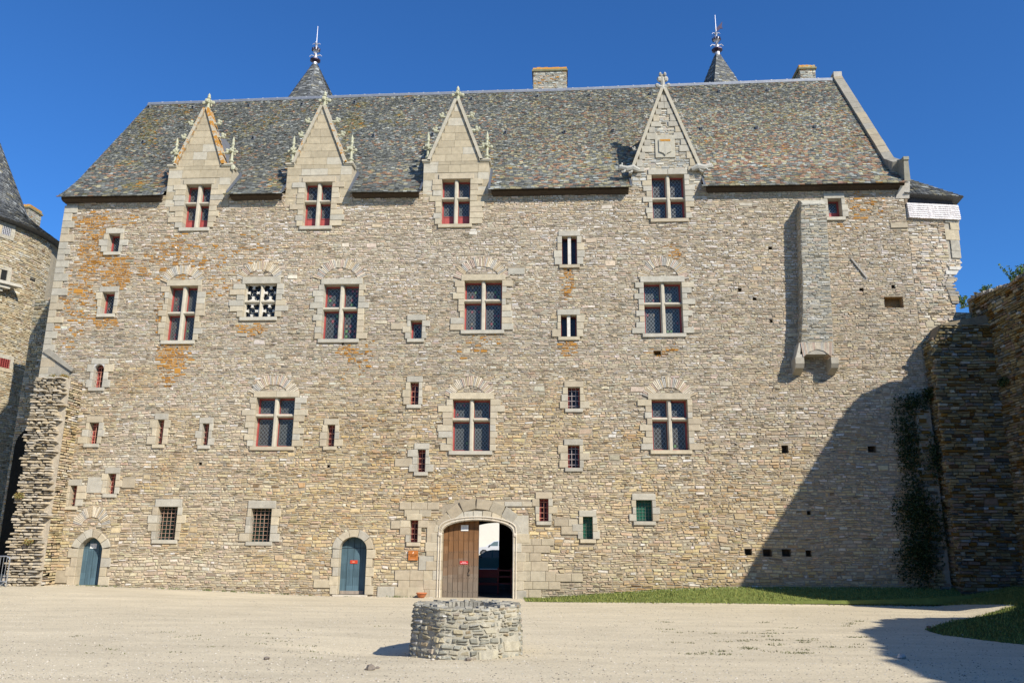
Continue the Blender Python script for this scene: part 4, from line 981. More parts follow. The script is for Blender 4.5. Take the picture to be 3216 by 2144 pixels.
for di, D in enumerate(DOR):
    x0, x1, zs, g0, g1, ax, az = D['x0'], D['x1'], D['zs'], D['g0'], D['g1'], D['ax'], D['az']
    hol = [h for h in HOLES if h[0] > x0 and h[2] < x1 and h[3] > ZE-1.5]
    mb = MB(); mc = (.40, .345, .25)
    gridwall(mb, x0, x1, ZE-.001, zs, hol, YF-.002, mc)
    mb.quad((x0, YF, 16.0), (x0, 34, 16.0), (x0, 34, zs), (x0, YF, zs), mc); mb.quad((x1, YF, 16.0), (x1, 34, 16.0), (x1, 34, zs), (x1, YF, zs), mc)
    mb.quad((x0, YF, zs), (x1, YF, zs), (x1, 34, zs), (x0, 34, zs), mc)
    mb.prism([(g0, zs), (g1, zs), (ax, az)], YF-.002, YF+.34, mc)
    r = random.Random(40+di); ih = hol[0]
    def edge(z, g0=g0, g1=g1, ax=ax, az=az, zs=zs): t = (z-zs)/(az-zs); return g0+(ax-g0)*t, g1+(ax-g1)*t
    if D['kind'] == 'a':
        zz = 15.9; rows = []
        while zz < az-.15:
            h = r.uniform(.30, .38)
            if zz < zs < zz+h+.12: h = zs-zz
            zt_ = min(zz+h, az); zm = (zz+zt_)/2
            if zm < zs: a, b = x0, x1
            else: a, b = edge(zm)
            sg = [(a, b)]
            jm = .32
            if zz < ih[3]+.26 and zt_ > ih[1]: sg = [(a, ih[0]-jm), (ih[2]+jm, b)]
            for a, b in sg:
                n = max(1, round((b-a)/.62)); cu = [a]+[a+(b-a)*(i+1)/n+r.uniform(-.12, .12) for i in range(n-1)]+[b]
                for i in range(n):
                    c = np.array([.40, .335, .225])*r.uniform(.88, 1.10); 
                    if r.random() < .15: c = np.array([.45, .405, .31])
                    if cu[i+1]-cu[i] > .03: mb.block(cu[i], zz, cu[i+1], zt_, YF-.022, YF+.0, tuple(c), bv=.003)
            zz = zt_
    else:
        cf = lambda u, v, rn: grey_col(u, v, rn, (.44, .41, .34), .14)
        def blk(va, vb):
            vm = (va+vb)/2
            if vm < zs: return None
            a, b = edge(vm); return [(x0-1, a+.15), (b-.15, x1+1)]
        shc = PY(2088, 460); shr = (shc[0]-.42, shc[2]-.55, shc[0]+.42, shc[2]+.5)
        S = layout(x0+.02, x1-.02, ZE, az-.3, [blk, shr]+[(h[0]-.2, h[1]-.2, h[2]+.2, h[3]+.24) for h in hol], (.06, .11), (.14, .4), r); lay(mb, S, flat(YF), cf, r, prot=(.006, .03), warp=.02, seed=77)
        # edge blocks and shield panel
        zz = zs
        while zz < az-.5:
            h = r.uniform(.22, .34); a, b = edge(zz+h/2); wdt = r.choice([.26, .44])
            mb.block(a, zz, min(a+wdt, ax), zz+h, YA+.01, YF, acol(r, .2, .9)); mb.block(max(b-wdt, ax), zz, b, zz+h, YA+.01, YF, acol(r, .2, .9)); zz += h
        mb.block(shr[0], shr[1], shr[2], shr[3], YA+.004, YF, (.41, .375, .29)); sx0, sz0 = shc[0], shc[2]-.04
        mb.prism([(sx0-.26, sz0+.32), (sx0-.26, sz0-.24), (sx0-.08, sz0-.32), (sx0, sz0-.42), (sx0+.08, sz0-.32), (sx0+.26, sz0-.24), (sx0+.26, sz0+.32)], YA-.045, YA+.005, (.42, .385, .30, .0))
        mb.box(sx0-.012, YA-.052, sz0-.36, sx0+.012, YA-.044, sz0+.3, (.40, .37, .3)); mb.box(sx0-.22, YA-.056, sz0+.22, sx0+.22, YA-.046, sz0+.31, (.40, .3, .15, .55))
    dm = mb.build('dormer', M['ashlar'], castle); dm['label'] = DL[di]
    # its own slated saddle roof behind the gable
    dr_ = MB(); dr_.prism([(g0+.12, zs+.02), (g1-.12, zs+.02), (ax, az-.28)], YF+.34, 36.2, (.15, .155, .165)); dr_.build('saddle_roof', M['slate'], dm)
    cb_ = MB(); cth = .13; lch = [.80, .55, .15, .3][di]
    for sd, gx in ((-1, g0), (1, g1)):
        gx0, gz0 = gx, zs
        if D['kind'] == 'a': A = np.array([gx+sd*.02, 0, zs]); 
        else: A = np.array([gx+sd*.06, 0, zs-.12])
        B = np.array([ax, 0, az+.04]); d_ = B-A; L = np.linalg.norm(d_); d_ /= L; nrm = np.array([d_[2], 0, -d_[0]])*(-1 if sd < 0 else 1)
        if nrm[0]*sd < 0: nrm = -nrm
        n = 26
        for i in range(n):
            p = A+d_*L*i/n; q = A+d_*(L*(i+1)/n-.002); yo = YF-.11; yi = YF+.42
            al = lch*rng.uniform(.30, .78)*(1.0 if sd > 0 else .8)
            lo = [p+(0, yo, 0), q+(0, yo, 0), q+(0, yi, 0), p+(0, yi, 0)]; hi = [v+nrm*cth for v in lo]
            cb_.hexa(lo, hi, (.43, .385, .29, al))
    if D['kind'] == 'a':
        for a, b in ((x0-.07, g0+.02), (g1-.02, x1+.07)):
            cb_.box(a, YF-.11, zs-.0, b, YF+.42, zs+.075, (.43, .385, .29)); cb_.box(a+.03, YF-.07, zs-.05, b-.01, YF+.42, zs, (.44, .40, .30))
    cb_.build('coping', M['ashlar'], dm)
    f_ = MB(); fc = (.44, .43, .30) if D['kind'] == 'a' else (.40, .38, .32)
    if D['kind'] == 'a': finial(f_, ax, YF+.12, az+.0, D['fz']-az, fc, 1.15)
    else:
        h = D['fz']-az; f_.lathe(ax, YF+.12, [(0, az-.05), (.13, az), (.2, az+.08), (.12, az+.16), (.08, az+.3), (.12, az+.5), (.1, az+.8), (0, D['fz'])], 8, fc)
        for dx in (-1, 1):
            f_.tube([(ax, YF+.1, az+.2), (ax+dx*.22, YF+.08, az+.26), (ax+dx*.3, YF+.08, az+.36)], [.08, .07, .04], fc); f_.blob((ax+dx*.24, YF+.08, az+.3), (.1, .1, .09), fc); f_.blob((ax+dx*.14, YF+.08, az+.6), (.11, .1, .14), fc); f_.blob((ax+dx*.1, YF+.02, az+.8), (.07, .1, .09), fc)
        f_.blob((ax, YF+.1, D['fz']-.08), (.08, .08, .12), fc)
    f_.build('finial', M['ashlar'], dm)
    ts = (.22, .50, .74) if D['kind'] == 'a' else (.27, .47, .66, .85)
    for sd, gx in ((-1, g0), (1, g1)):
        for t in ts:
            p = (gx+(ax-gx)*t+sd*.12, YF+.05, zs+(az-zs)*t+.05); k_ = MB(); crocket(k_, p[0], p[1], p[2], sd, 1.15 if D['kind'] == 'a' else .8, fc); k_.build('crocket', M['ashlar'], dm)
        if D['kind'] == 'a':
            pn_ = MB(); finial(pn_, (x0+.14) if sd < 0 else (x1-.10), YF+.12, zs+.07, 1.42, fc, 1.0)
            if sd > 0 and di == 0: pn_.blob((x1+.06, YF-.05, zs-.1), (.1, .08, .14), fc)
            pn_.build('pinnacle', M['ashlar'], dm)
        else:   # crouching beasts on the shoulders
            be = MB(); bx = (x0-.02) if sd < 0 else (x1-.05); bz = zs+.08
            be.tube([(bx-sd*.35, YF-.1, bz-.05), (bx-sd*.1, YF-.14, bz+.06), (bx+sd*.15, YF-.12, bz+.02), (bx+sd*.38, YF-.1, bz+.1), (bx+sd*.52, YF-.1, bz+.06)], [.1, .15, .14, .12, .06], fc, 8)
            be.blob((bx+sd*.42, YF-.1, bz+.13), (.12, .11, .11), fc); be.blob((bx+sd*.36, YF-.12, bz+.26), (.04, .03, .07), fc); be.tube([(bx-sd*.1, YF-.16, bz), (bx, YF-.2, bz-.16), (bx+sd*.1, YF-.2, bz-.18)], .045, fc); be.tube([(bx+sd*.2, YF-.16, bz), (bx+sd*.3, YF-.2, bz-.14), (bx+sd*.4, YF-.2, bz-.15)], .045, fc)
            be.build('carved_beast', M['ashlar'], dm)
    # lead flashing where the eaves meet the dormer
    for X, sd in ((x0, -1), (x1, 1)):
        fl = MB(); fl.hexa([(X, 30.62, 16.34), (X+sd*.10, 30.62, 16.36), (X+sd*.10, 31.9, 17.75), (X, 31.9, 17.75)], [(X, 30.7, 16.5), (X+sd*.03, 30.7, 16.48), (X+sd*.03, 31.9, 17.92), (X, 31.9, 17.92)], (.15, .16, .17)); fl.build('lead_flashing', M['lead'], dm)
    pass

# --- corbelled chimney breast on the facade
BP = .60; yb0 = YF-BP
bxl_t, bxr_t = PY(2521, 640, yb0)[0], PY(2596, 640, yb0)[0]; bxl_b, bxr_b = PY(2512, 1100, yb0)[0], PY(2618, 1100, yb0)[0]
bzt, bzb = PY(2555, 640, yb0)[2], PY(2560, 1112, yb0)[2]
cbm = MB(); mc = (.34, .31, .25)
def bxl(z): return np.interp(z, [bzb, bzt], [bxl_b, bxl_t])+.07*np.sin((z-bzb)*.8)
_q = [PY(2618, 1100, yb0), PY(2612, 980, yb0), PY(2603, 800, yb0), PY(2597, 700, yb0), PY(2593, 640, yb0)]
def bxr(z): return np.interp(z, [p[2] for p in _q], [p[0] for p in _q])
zz = np.linspace(bzb, bzt, 14)
for a, b in zip(zz[:-1], zz[1:]): cbm.hexa([(bxl(a), yb0, a), (bxr(a), yb0, a), (bxr(a), YF, a), (bxl(a), YF, a)], [(bxl(b), yb0, b), (bxr(b), yb0, b), (bxr(b), YF, b), (bxl(b), YF, b)], mc)
cbm.hexa([(bxl_t, yb0, bzt), (bxr_t, yb0, bzt), (bxr_t, YF, bzt), (bxl_t, YF, bzt)], [(bxl_t+.04, yb0+.35, bzt+.28), (bxr_t-.02, yb0+.35, bzt+.30), (bxr_t-.02, YF, bzt+.42), (bxl_t+.04, YF, bzt+.42)], (.42, .39, .31))
r = random.Random(3)
cf = lambda u, v, rn: grey_col(u, v, rn, (.405, .365, .28), .10, pal=np.array([1, 2.5, 4, 1.2, 1.5, .3, 1.2, 2, 1.5]))
fa = lambda va, vb: [(0, float(bxl((va+vb)/2))), (float(bxr((va+vb)/2)), 99)]
acx = (bxl_b+bxr_b)/2; arw = (bxr_b-bxl_b)/2-.10
S = layout(bxl_b-.5, bxr_b+.5, bzb+.45, bzt, [fa], (.045, .085), (.12, .36), r); lay(cbm, S, flat(yb0), cf, r, gap=.006, prot=(.006, .03), warp=0, seed=5)
S = layout(yb0, YF, bzb, bzt, [], (.05, .09), (.14, .34), r); lay(cbm, S, lambda u, v, d: np.stack([bxl(v)-d, u, v], 1), cf, r, prot=(.004, .02), warp=0, seed=6)
S = layout(yb0, YF, bzb, bzt, [], (.05, .09), (.14, .34), r); lay(cbm, S, lambda u, v, d: np.stack([bxr(v)+d, u, v], 1), cf, r, prot=(.004, .02), warp=0, seed=6)
# spandrel below the shaft with the flat arch
P = [(acx-arw, bzb-.12), (acx-arw*.6, bzb+.07), (acx, bzb+.20), (acx+arw*.5, bzb+.12), (acx+arw, bzb-.10)]
PP = np.array(P); nst = 22
for i in range(nst):
    ta, tb = i/nst+.004, (i+1)/nst-.004; xa, xb = acx-arw+2*arw*ta, acx-arw+2*arw*tb; z0_, z1_ = np.interp(xa, PP[:, 0], PP[:, 1]), np.interp(xb, PP[:, 0], PP[:, 1]); sp = .12
    cbm.hexa([(xa, yb0-.03, z0_), (xb, yb0-.03, z1_), (xb, YF, z1_), (xa, YF, z0_)], [(xa+(xa-acx)*sp, yb0-.03, bzb+.46), (xb+(xb-acx)*sp, yb0-.03, bzb+.46), (xb+(xb-acx)*sp, YF, bzb+.46), (xa+(xa-acx)*sp, YF, bzb+.46)], tuple(PAL[r.choice([1, 2, 3, 8])]*r.uniform(.75, 1)))
cbm.hexa([(bxl_b-.17, yb0, bzb-.12), (acx-arw, yb0, bzb-.12), (acx-arw, YF, bzb-.12), (bxl_b-.17, YF, bzb-.12)], [(bxl_b, yb0, bzb+.46), (acx-arw, yb0, bzb+.46), (acx-arw, YF, bzb+.46), (bxl_b, YF, bzb+.46)], (.45, .41, .33))
cbr = cbm.build('chimney_breast', M['stone'], castle)
for sx_, xa, xb in ((-1, bxl_b-.20, acx-arw+.03), (1, acx+arw-.03, bxr_b+.15)):
    k_ = MB(); pr = [(yb0-.02, bzb-.12), (yb0-.02, bzb-.36), (yb0+.08, bzb-.52), (YF-.22, bzb-.64), (YF, bzb-.72), (YF, bzb-.12)]
    V = [(xa, y, z) for y, z in pr]+[(xb, y, z) for y, z in pr]; n = len(pr)
    k_.add(V, [(k, (k+1) % n, n+(k+1) % n, n+k) for k in range(n)]+[tuple(range(n)), tuple(range(2*n-1, n-1, -1))], (.37, .33, .255)); k_.build('corbel', M['ashlar'], cbr)

# --- narrow bay at the right end, with shingled band and hipped roof
bay = MB(); bx0, by0, bx1, by1 = XR, YF+.02, PY(3012, 760, 31.3)[0], YF+.34
bdir = np.array([bx1-bx0, by1-by0]); bl = np.linalg.norm(bdir); bdir /= bl; bn = np.array([bdir[1], -bdir[0]])
def bf(u, v, d): return np.stack([bx0+bdir[0]*u+bn[0]*d, by0+bdir[1]*u+bn[1]*d, v], -1)
# ragged right edge of the wall, in bay coordinates
rag = [(PY(3007, 640, 31.3), 0), (PY(3011, 760, 31.3), 0), (PY(3018, 835, 31.3), 0), (PY(2992, 852, 31.3), 0), (PY(2985, 878, 31.3), 0), (PY(2974, 900, 31.3), 0), (PY(2986, 925, 31.3), 0), (PY(3000, 960, 31.3), 0), (PY(2990, 1100, 31.3), 0)]
RZ = [p[0][2] for p in rag]; RX = [(p[0][0]-bx0)/bdir[0] for p in rag]
def ragx(z): return float(np.interp(z, RZ[::-1], RX[::-1]))
zz = np.linspace(-1, 15.35, 46)
for a, b in zip(zz[:-1], zz[1:]):
    ua = ragx((a+b)/2) if (a+b)/2 > 11 else bl+.2
    P4_ = [tuple(bf(0., a, 0.)), tuple(bf(ua, a, 0.)), tuple(bf(ua, b, 0.)), tuple(bf(0., b, 0.))]
    bay.hexa(P4_, [tuple(bf(0., a, -1.2)), tuple(bf(ua, a, -1.2)), tuple(bf(ua, b, -1.2)), tuple(bf(0., b, -1.2))], (.36, .32, .25))
fr2 = lambda va, vb: ((ragx((va+vb)/2) if (va+vb)/2 > 11 else bl+.2)+random.Random(int(va*1000)).uniform(-.12, .10), 99)
r = random.Random(8); ccol = lambda u, v, rn: facade_col(u+XR, v, rn)
S = layout(0.0, bl+.35, 0, 14.9, [fr2, (1.62, 13.2, 3, 14.95)], (.055, .11), (.13, .42), r, big=.1); lay(bay, S, bf, ccol, r, prot=(.006, .045), warp=.05, seed=12)
z = 13.25
while z < 14.85:
    h = r.uniform(.28, .5); u1_ = ragx(z+.2)+.03; wdt = r.choice([.38, .6]); c = acol(r, .4, .85)
    A_ = bf(u1_-wdt, z+.01, .05); B_ = bf(u1_, z+.01, .05); bay.hexa([tuple(A_), tuple(B_), tuple(bf(u1_, z+.01, -.3)), tuple(bf(u1_-wdt, z+.01, -.3))], [tuple(bf(u1_-wdt, z+h, .05)), tuple(bf(u1_, z+h, .05)), tuple(bf(u1_, z+h, -.3)), tuple(bf(u1_-wdt, z+h, -.3))], c); z += h
# corbel under the projecting corner
for zc, ext, hh in ((PY(3018, 838, 31.3)[2], .06, .14), (PY(2996, 852, 31.3)[2], -.12, .16)):
    u1_ = (PY(3018, 838, 31.3)[0]-bx0)+ext; bay.hexa([tuple(bf(u1_-.55, zc-hh, .06)), tuple(bf(u1_-.12, zc-hh, .06)), tuple(bf(u1_-.12, zc-hh, -.4)), tuple(bf(u1_-.55, zc-hh, -.4))], [tuple(bf(u1_-.55, zc, .06)), tuple(bf(u1_, zc, .06)), tuple(bf(u1_, zc, -.4)), tuple(bf(u1_-.55, zc, -.4))], (.52, .49, .42))
# broken toothing stones
for i in range(26):
    z = r.uniform(11.3, 12.4); u_ = ragx(z); dz = r.uniform(.05, .1); L = r.uniform(.1, .32)
    bay.hexa([tuple(bf(u_-.15, z, .05)), tuple(bf(u_+L, z, .05)), tuple(bf(u_+L, z, -.4)), tuple(bf(u_-.15, z, -.4))], [tuple(bf(u_-.15, z+dz, .07)), tuple(bf(u_+L*.9, z+dz, .06)), tuple(bf(u_+L, z+dz, -.4)), tuple(bf(u_-.15, z+dz, -.4))], tuple(PAL[r.choice([0, 1, 2, 7])]*.85))
bayo = bay.build('end_bay', M['stone'], castle)
sh_ = MB(); zt_, zb_ = PY(2920, 640, 31.1)[2], PY(2920, 687, 31.1)[2]; ul = ragx(15)+.07
rows_ = 7; rh = (zt_-zb_)/rows_; rn_ = np.random.default_rng(4)
sh_.hexa([tuple(bf(.06, zb_, .02)), tuple(bf(ul, zb_, .02)), tuple(bf(ul, zb_, -.1)), tuple(bf(.06, zb_, -.1))], [tuple(bf(.06, zt_, .02)), tuple(bf(ul-.03, zt_, .02)), tuple(bf(ul-.03, zt_, -.1)), tuple(bf(.06, zt_, -.1))], (.3, .28, .25))
for i in range(rows_):
    u_ = .06
    while u_ < ul-.02:
        wd_ = min(rn_.uniform(.07, .13), ul-u_); z0_ = zb_+i*rh-.01; cc = np.array([.60, .56, .53])*rn_.uniform(.85, 1.12); fl_ = .06+.06*(rows_-i)/rows_
        sh_.hexa([tuple(bf(u_+.003, z0_+rn_.normal(0, .006), fl_+.03)), tuple(bf(u_+wd_-.003, z0_+rn_.normal(0, .006), fl_+.03)), tuple(bf(u_+wd_-.003, z0_, 0.)), tuple(bf(u_+.003, z0_, 0.))], [tuple(bf(u_+.003, z0_+rh+.02, fl_-.01)), tuple(bf(u_+wd_-.003, z0_+rh+.02, fl_-.01)), tuple(bf(u_+wd_-.003, z0_+rh+.02, 0.)), tuple(bf(u_+.003, z0_+rh+.02, 0.))], tuple(cc)); u_ += wd_
sh_.build('shingle_band', M['wood'], bayo)
dk_ = MB(); dk_.hexa([tuple(bf(.05, zt_, -.12)), tuple(bf(ul-.1, zt_, -.12)), tuple(bf(ul-.1, zt_, -1.)), tuple(bf(.05, zt_, -1.))], [tuple(bf(.05, zt_+.33, -.1)), tuple(bf(ul-.1, zt_+.33, -.1)), tuple(bf(ul-.1, zt_+.33, -1.)), tuple(bf(.05, zt_+.33, -1.))], (.05, .05, .055)); dk_.box(bx0+.02, by0-.03, zt_-.05, bx0+.12, by0+.3, zt_+.33, (.2, .15, .1)); dk_.build('eaves_board', M['wood'], bayo)
# small hipped roof
E0 = PY(2842, 606, 30.85); E1 = PY(3028, 617, 31.1); T0 = np.array([XR+.12, 33.0, PY(2835, 535, 33.0)[2]])
hr_ = MB()
def hp(s, t):   # s along eave 0..1, t up-slope
    e = E0+(E1-E0)*s; top = T0+np.array([.02, 0, 0]); return e+(top-e)*t
n_ = 17
for i in range(n_):
    t0, t1 = i/n_, (i+1.15)/n_; L = (1-t0)*(E1[0]-E0[0]); m_ = max(1, int(L/.17)); off = rn_.uniform(0, .5)
    for j in range(m_):
        s0, s1 = (j)/m_, (j+1)/m_-.02; l_ = np.array([0, -.02, .02])*rn_.uniform(.6, 1.6); c_ = SL[rn_.choice([0, 1, 2, 6, 3, 8])]*rn_.uniform(.8, 1.2)
        a_, b_, c2, d2_ = hp(s0, t0)+l_, hp(s1, t0)+l_, hp(s1, min(t1, 1)), hp(s0, min(t1, 1)); hr_.add([a_, b_, c2, d2_, a_-l_*1.4, b_-l_*1.4], [(0, 1, 2, 3), (4, 5, 1, 0)], tuple(c_))
BKR = np.array([bx1+.35, 36., 15.2]); BKL = np.array([XR, 36., 15.8])
hr_.add([E0, E1, T0, BKR, BKL], [(0, 1, 2), (1, 3, 2), (3, 4, 2), (0, 1, 3, 4)], (.10, .105, .11)); hr_.build('hip_roof', M['slate'], bayo)

# ================================================================== towers behind the roof
def finial_tower(name, cx, cy, apex_z, base_z, rb, sides, rot, zneck, ztop, label, flag):
    T = empty(name); tag(T, label, 'tower')
    w_ = MB(); R2 = rb*.93; w_.lathe(cx, cy, [(R2, -1), (R2, base_z)], 16, (.42, .36, .27)); w_.build('wall', M['stone'], T)
    rfm = MB(); slope = (rb-.22)/(zneck-base_z)
    def fp(u, s, d=0.0):   # u: perimeter 0..sides
        u = np.asarray(u, float); s = np.asarray(s, float); k = np.floor(u).astype(int); f = u-k
        R_ = rb+.25-(rb+.25-.2)*s+np.asarray(d)*.9; a = rot+2*pi*k/sides; b = rot+2*pi*(k+1)/sides
        return np.stack([cx+R_*(np.cos(a)*(1-f)+np.cos(b)*f), cy+R_*(np.sin(a)*(1-f)+np.sin(b)*f), base_z+(zneck-base_z)*s+np.asarray(d)*.4+0*u], -1)
    rfm.lathe(cx, cy, [(rb+.25, base_z), (.2, zneck)], sides, (.10, .105, .11), rot)
    Ls = (zneck-base_z)*1.15
    def cfn(u, s, rn): c = SL[rn.choice([0, 1, 2, 6, 3, 8], len(u), p=[.3, .2, .2, .12, .08, .1])]*rn.uniform(.8, 1.25, (len(u), 1)); return np.concatenate([c, np.zeros((len(u), 1))], 1)
    peri = 2*rb*sin(pi/sides)
    slates(rfm, fp, 0.0, sides*1.0-.001, 10, lambda t: .13, lambda t: .22/peri/max(.12, 1-t), lambda u, s: np.zeros(len(u), bool), cfn, 5, Ls)
    rfm.build('spire', M['slate'], T)
    f = MB(); lead = (.42, .42, .45); dk = (.05, .035, .06)
    z = zneck; h = ztop-zneck
    f.lathe(cx, cy, [(.24, z-.35), (.17, z+.0), (.17, z+.22)], 8, (.36, .37, .40))
    f.lathe(cx, cy, [(.17, z+.2), (.36, z+.34), (.36, z+.42), (.2, z+.5), (.0, z+.5)], 8, dk)
    f.lathe(cx, cy, [(.12, z+.5), (.1, z+.8), (.06, z+.95), (.1, z+1.05), (.24, z+1.13), (.26, z+1.25), (.1, z+1.36), (.05, z+1.5), (.12, z+1.62), (.05, z+1.74), (.035, z+1.9), (.02, ztop), (0, ztop)], 8, lead)
    for k in range(8):
        a = k*pi/4; f.blob((cx+.24*cos(a), cy+.24*sin(a), z+1.19), (.07, .07, .11), dk, 5)
        if k % 2 == 0:
            f.tube([(cx+.08*cos(a), cy+.08*sin(a), z+.72), (cx+.3*cos(a), cy+.3*sin(a), z+.8), (cx+.42*cos(a), cy+.42*sin(a), z+.68)], [.05, .035, .03], (.6, .58, .6), 5)
            f.tube([(cx, cy, z+1.62), (cx+.2*cos(a), cy+.2*sin(a), z+1.7), (cx+.26*cos(a), cy+.26*sin(a), z+1.6)], [.03, .02, .02], (.6, .58, .6), 5)
    f.build('finial', M['lead'], T)
    if flag:
        g = MB(); zf = z+h*.66; g.prism([(cx+.02, zf), (cx+.28, zf+.28), (cx+.46, zf+.52), (cx+.40, zf+.1), (cx+.46, zf+.0), (cx+.28, zf-.02), (cx+.1, zf-.22)], cy-.02, cy+.02, (.04, .03, .06)); g.tube([(cx-.32, cy, zf-.62), (cx+.05, cy, zf-.3)], .015, (.08, .06, .1)); g.build('weathervane', M['lead'], T)
YT = 47.0
a = PY(989, 206, YT); b = PY(994, 83, YT)
finial_tower('spire_tower', a[0], YT, a[2], 24.6, 4.35, 8, radians(12), a[2], b[2], 'pointed slate spire with plain spike finial rising behind the left of the roof', False)
a = PY(2253, 174, YT); b = PY(2248, 48, YT)
finial_tower('spire_tower', a[0], YT, a[2], 26.2, 3.15, 4, radians(-90-45+21), a[2], b[2], 'four sided slate spire with weathervane flag rising behind the right of the roof', True)

# ================================================================== left round tower
TX, TY, TR, TZ = -35.7, 42.0, 6.0, 19.0
tw = empty('round_tower'); tag(tw, 'big round stone tower with conical slate roof at the left edge', 'tower')
m_ = MB(); m_.lathe(TX, TY, [(TR-.12, -1), (TR-.12, TZ+.1)], 64, (.38, .33, .24)); r = random.Random(12)
def tf_(u, v, d): a = u/TR; return np.stack([TX+(TR-.1+d)*np.cos(a), TY+(TR-.1+d)*np.sin(a), v], 1)
def t_uz(px, py):   # pixel -> (u,z) on the cylinder
    d = ray(px, py); A = d[0]**2+d[1]**2; ox, oy = -TX, -TY; B = 2*(d[0]*ox+d[1]*oy); C_ = ox*ox+oy*oy-TR*TR; q = B*B-4*A*C_
    if q < 0: return None
    t = (-B-sqrt(q))/(2*A); P_ = np.array([0, 0, CH])+d*t; return atan2(P_[1]-TY, P_[0]-TX)*TR, P_[2]
tcol = lambda u, v, rn: grey_col(u, v, rn, (.47, .40, .28), .10, pal=np.array([5, 2.5, 1.2, 1.5, .8, 1.5, 3, .6, 1.5]))
th = []
wins = {'hatch': (10, 708, 34, 742), 'door': (-20, 842, 20, 890), 'red': (2, 1122, 31, 1158), 'hole': (99, 872, 116, 885)}
for k, q in wins.items():
    A_ = t_uz(max(q[0], 1), q[1]); B_ = t_uz(q[2], q[3])
    if q[0] < 0: A_ = (A_[0]-.9, A_[1])
    wins[k] = (min(A_[0], B_[0]), B_[1], max(A_[0], B_[0]), A_[1]); th.append(wins[k])
S = layout(-pi*.98*TR, .12*TR, -.5, TZ-.2, th, (.06, .12), (.14, .42), r, big=.1); lay(m_, S, tf_, tcol, r, gap=.008, prot=(.01, .04), warp=.05, seed=31)
for k in ('hatch', 'red', 'door', 'hole'):
    u0, z0, u1, z1 = wins[k]
    if k != 'hole':
        for (a, b, c, d) in ((u0-.22, z0, u0, z1), (u1, z0, u1+.22, z1), (u0-.2, z1, u1+.2, z1+.22), (u0-.2, z0-.2, u1+.2, z0)):
            P8 = tf_(np.array([a, c, c, a]*2), np.array([b, b, d, d]*2), np.array([0]*4+[.07]*4)); m_.add(P8, [(4, 5, 6, 7), (0, 1, 5, 4), (1, 2, 6, 5), (2, 3, 7, 6), (3, 0, 4, 7)], acol(rng, .6))
    dcol = {'hatch': (.10, .10, .12), 'red': (.12, .02, .02), 'door': (.02, .02, .02), 'hole': (.02, .02, .02)}[k]
    m_.add(tf_(np.array([u0, u1, u1, u0]), np.array([z0, z0, z1, z1]), np.array([.0]*4)), [(0, 1, 2, 3)], dcol)
m_.build('wall', M['stone'], tw)
for k, lb, cc in (('hatch', 'white lattice hatch', (.5, .5, .52)), ('red', 'barred window', (.35, .06, .05))):
    u0, z0, u1, z1 = wins[k]; g_ = MB()
    for i in range(5):
        u_ = u0+(u1-u0)*(i+.5)/5; P2 = tf_(np.array([u_, u_]), np.array([z0, z1]), np.array([.05, .05])); g_.tube([P2[0], P2[1]], .015, cc, 4)
        z_ = z0+(z1-z0)*(i+.5)/5; P2 = tf_(np.array([u0, u1]), np.array([z_, z_]), np.array([.05, .05])); g_.tube([P2[0], P2[1]], .015, cc, 4)
    o = g_.build('grille', M['iron'], tw); o['label'] = lb
u0, z0, u1, z1 = wins['door']; lg = MB()
for i, (w2, hh, dd) in enumerate(((1.5, .16, .75), (1.05, .18, .5), (.8, .18, .3))):
    uc = u0+.3; zt_ = z0-.02-i*.17; P8 = tf_(np.array([uc-w2, uc+w2, uc+w2, uc-w2]*2), np.array([zt_-hh]*4+[zt_]*4), np.array([-.1, -.1, dd, dd]*2)); lg.add(P8, [(0, 1, 2, 3), (4, 5, 6, 7), (0, 1, 5, 4), (1, 2, 6, 5), (2, 3, 7, 6), (3, 0, 4, 7)], (.46, .43, .36))
lg.build('ledge', M['ashlar'], tw)
rfm = MB()
tprof = [(TR+.38, TZ-.05), (5.2, TZ+.75), (3.9, TZ+1.75), (0.1, TZ+9.9)]
rfm.lathe(TX, TY, [(TR-.3, TZ-.15)]+tprof, 56, (.10, .105, .11))
pl = np.array(tprof); seg = np.concatenate([[0], np.cumsum(np.linalg.norm(np.diff(pl, axis=0), axis=1))]); Lt = seg[-1]
def tfp(u, s, d=0.0):
    q = np.asarray(s)*Lt; R_ = np.interp(q, seg, pl[:, 0])+np.asarray(d)*.8; z = np.interp(q, seg, pl[:, 1])+np.asarray(d)*.5; a = np.asarray(u); return np.stack([TX+R_*np.cos(a), TY+R_*np.sin(a), z+0*a], -1)
def tcf(u, s, rn): c = SL[rn.choice([0, 1, 2, 6, 3, 8], len(u), p=[.3, .2, .2, .12, .08, .1])]*rn.uniform(.8, 1.25, (len(u), 1)); return np.concatenate([c, np.zeros((len(u), 1))], 1)
slates(rfm, tfp, -pi*.95, .3, 10, lambda t: .15, lambda t: .05 if t < .2 else .08, lambda u, s: np.zeros(len(u), bool), tcf, 8, Lt)
rfm.build('roof', M['slate'], tw)
c1, c2 = PY(60, 665, 44)[0], PY(90, 665, 44)[0]; chimney(c1, c2, 44, 45.2, 16, PY(75, 641, 44)[2], 15, .5, parent=tw)
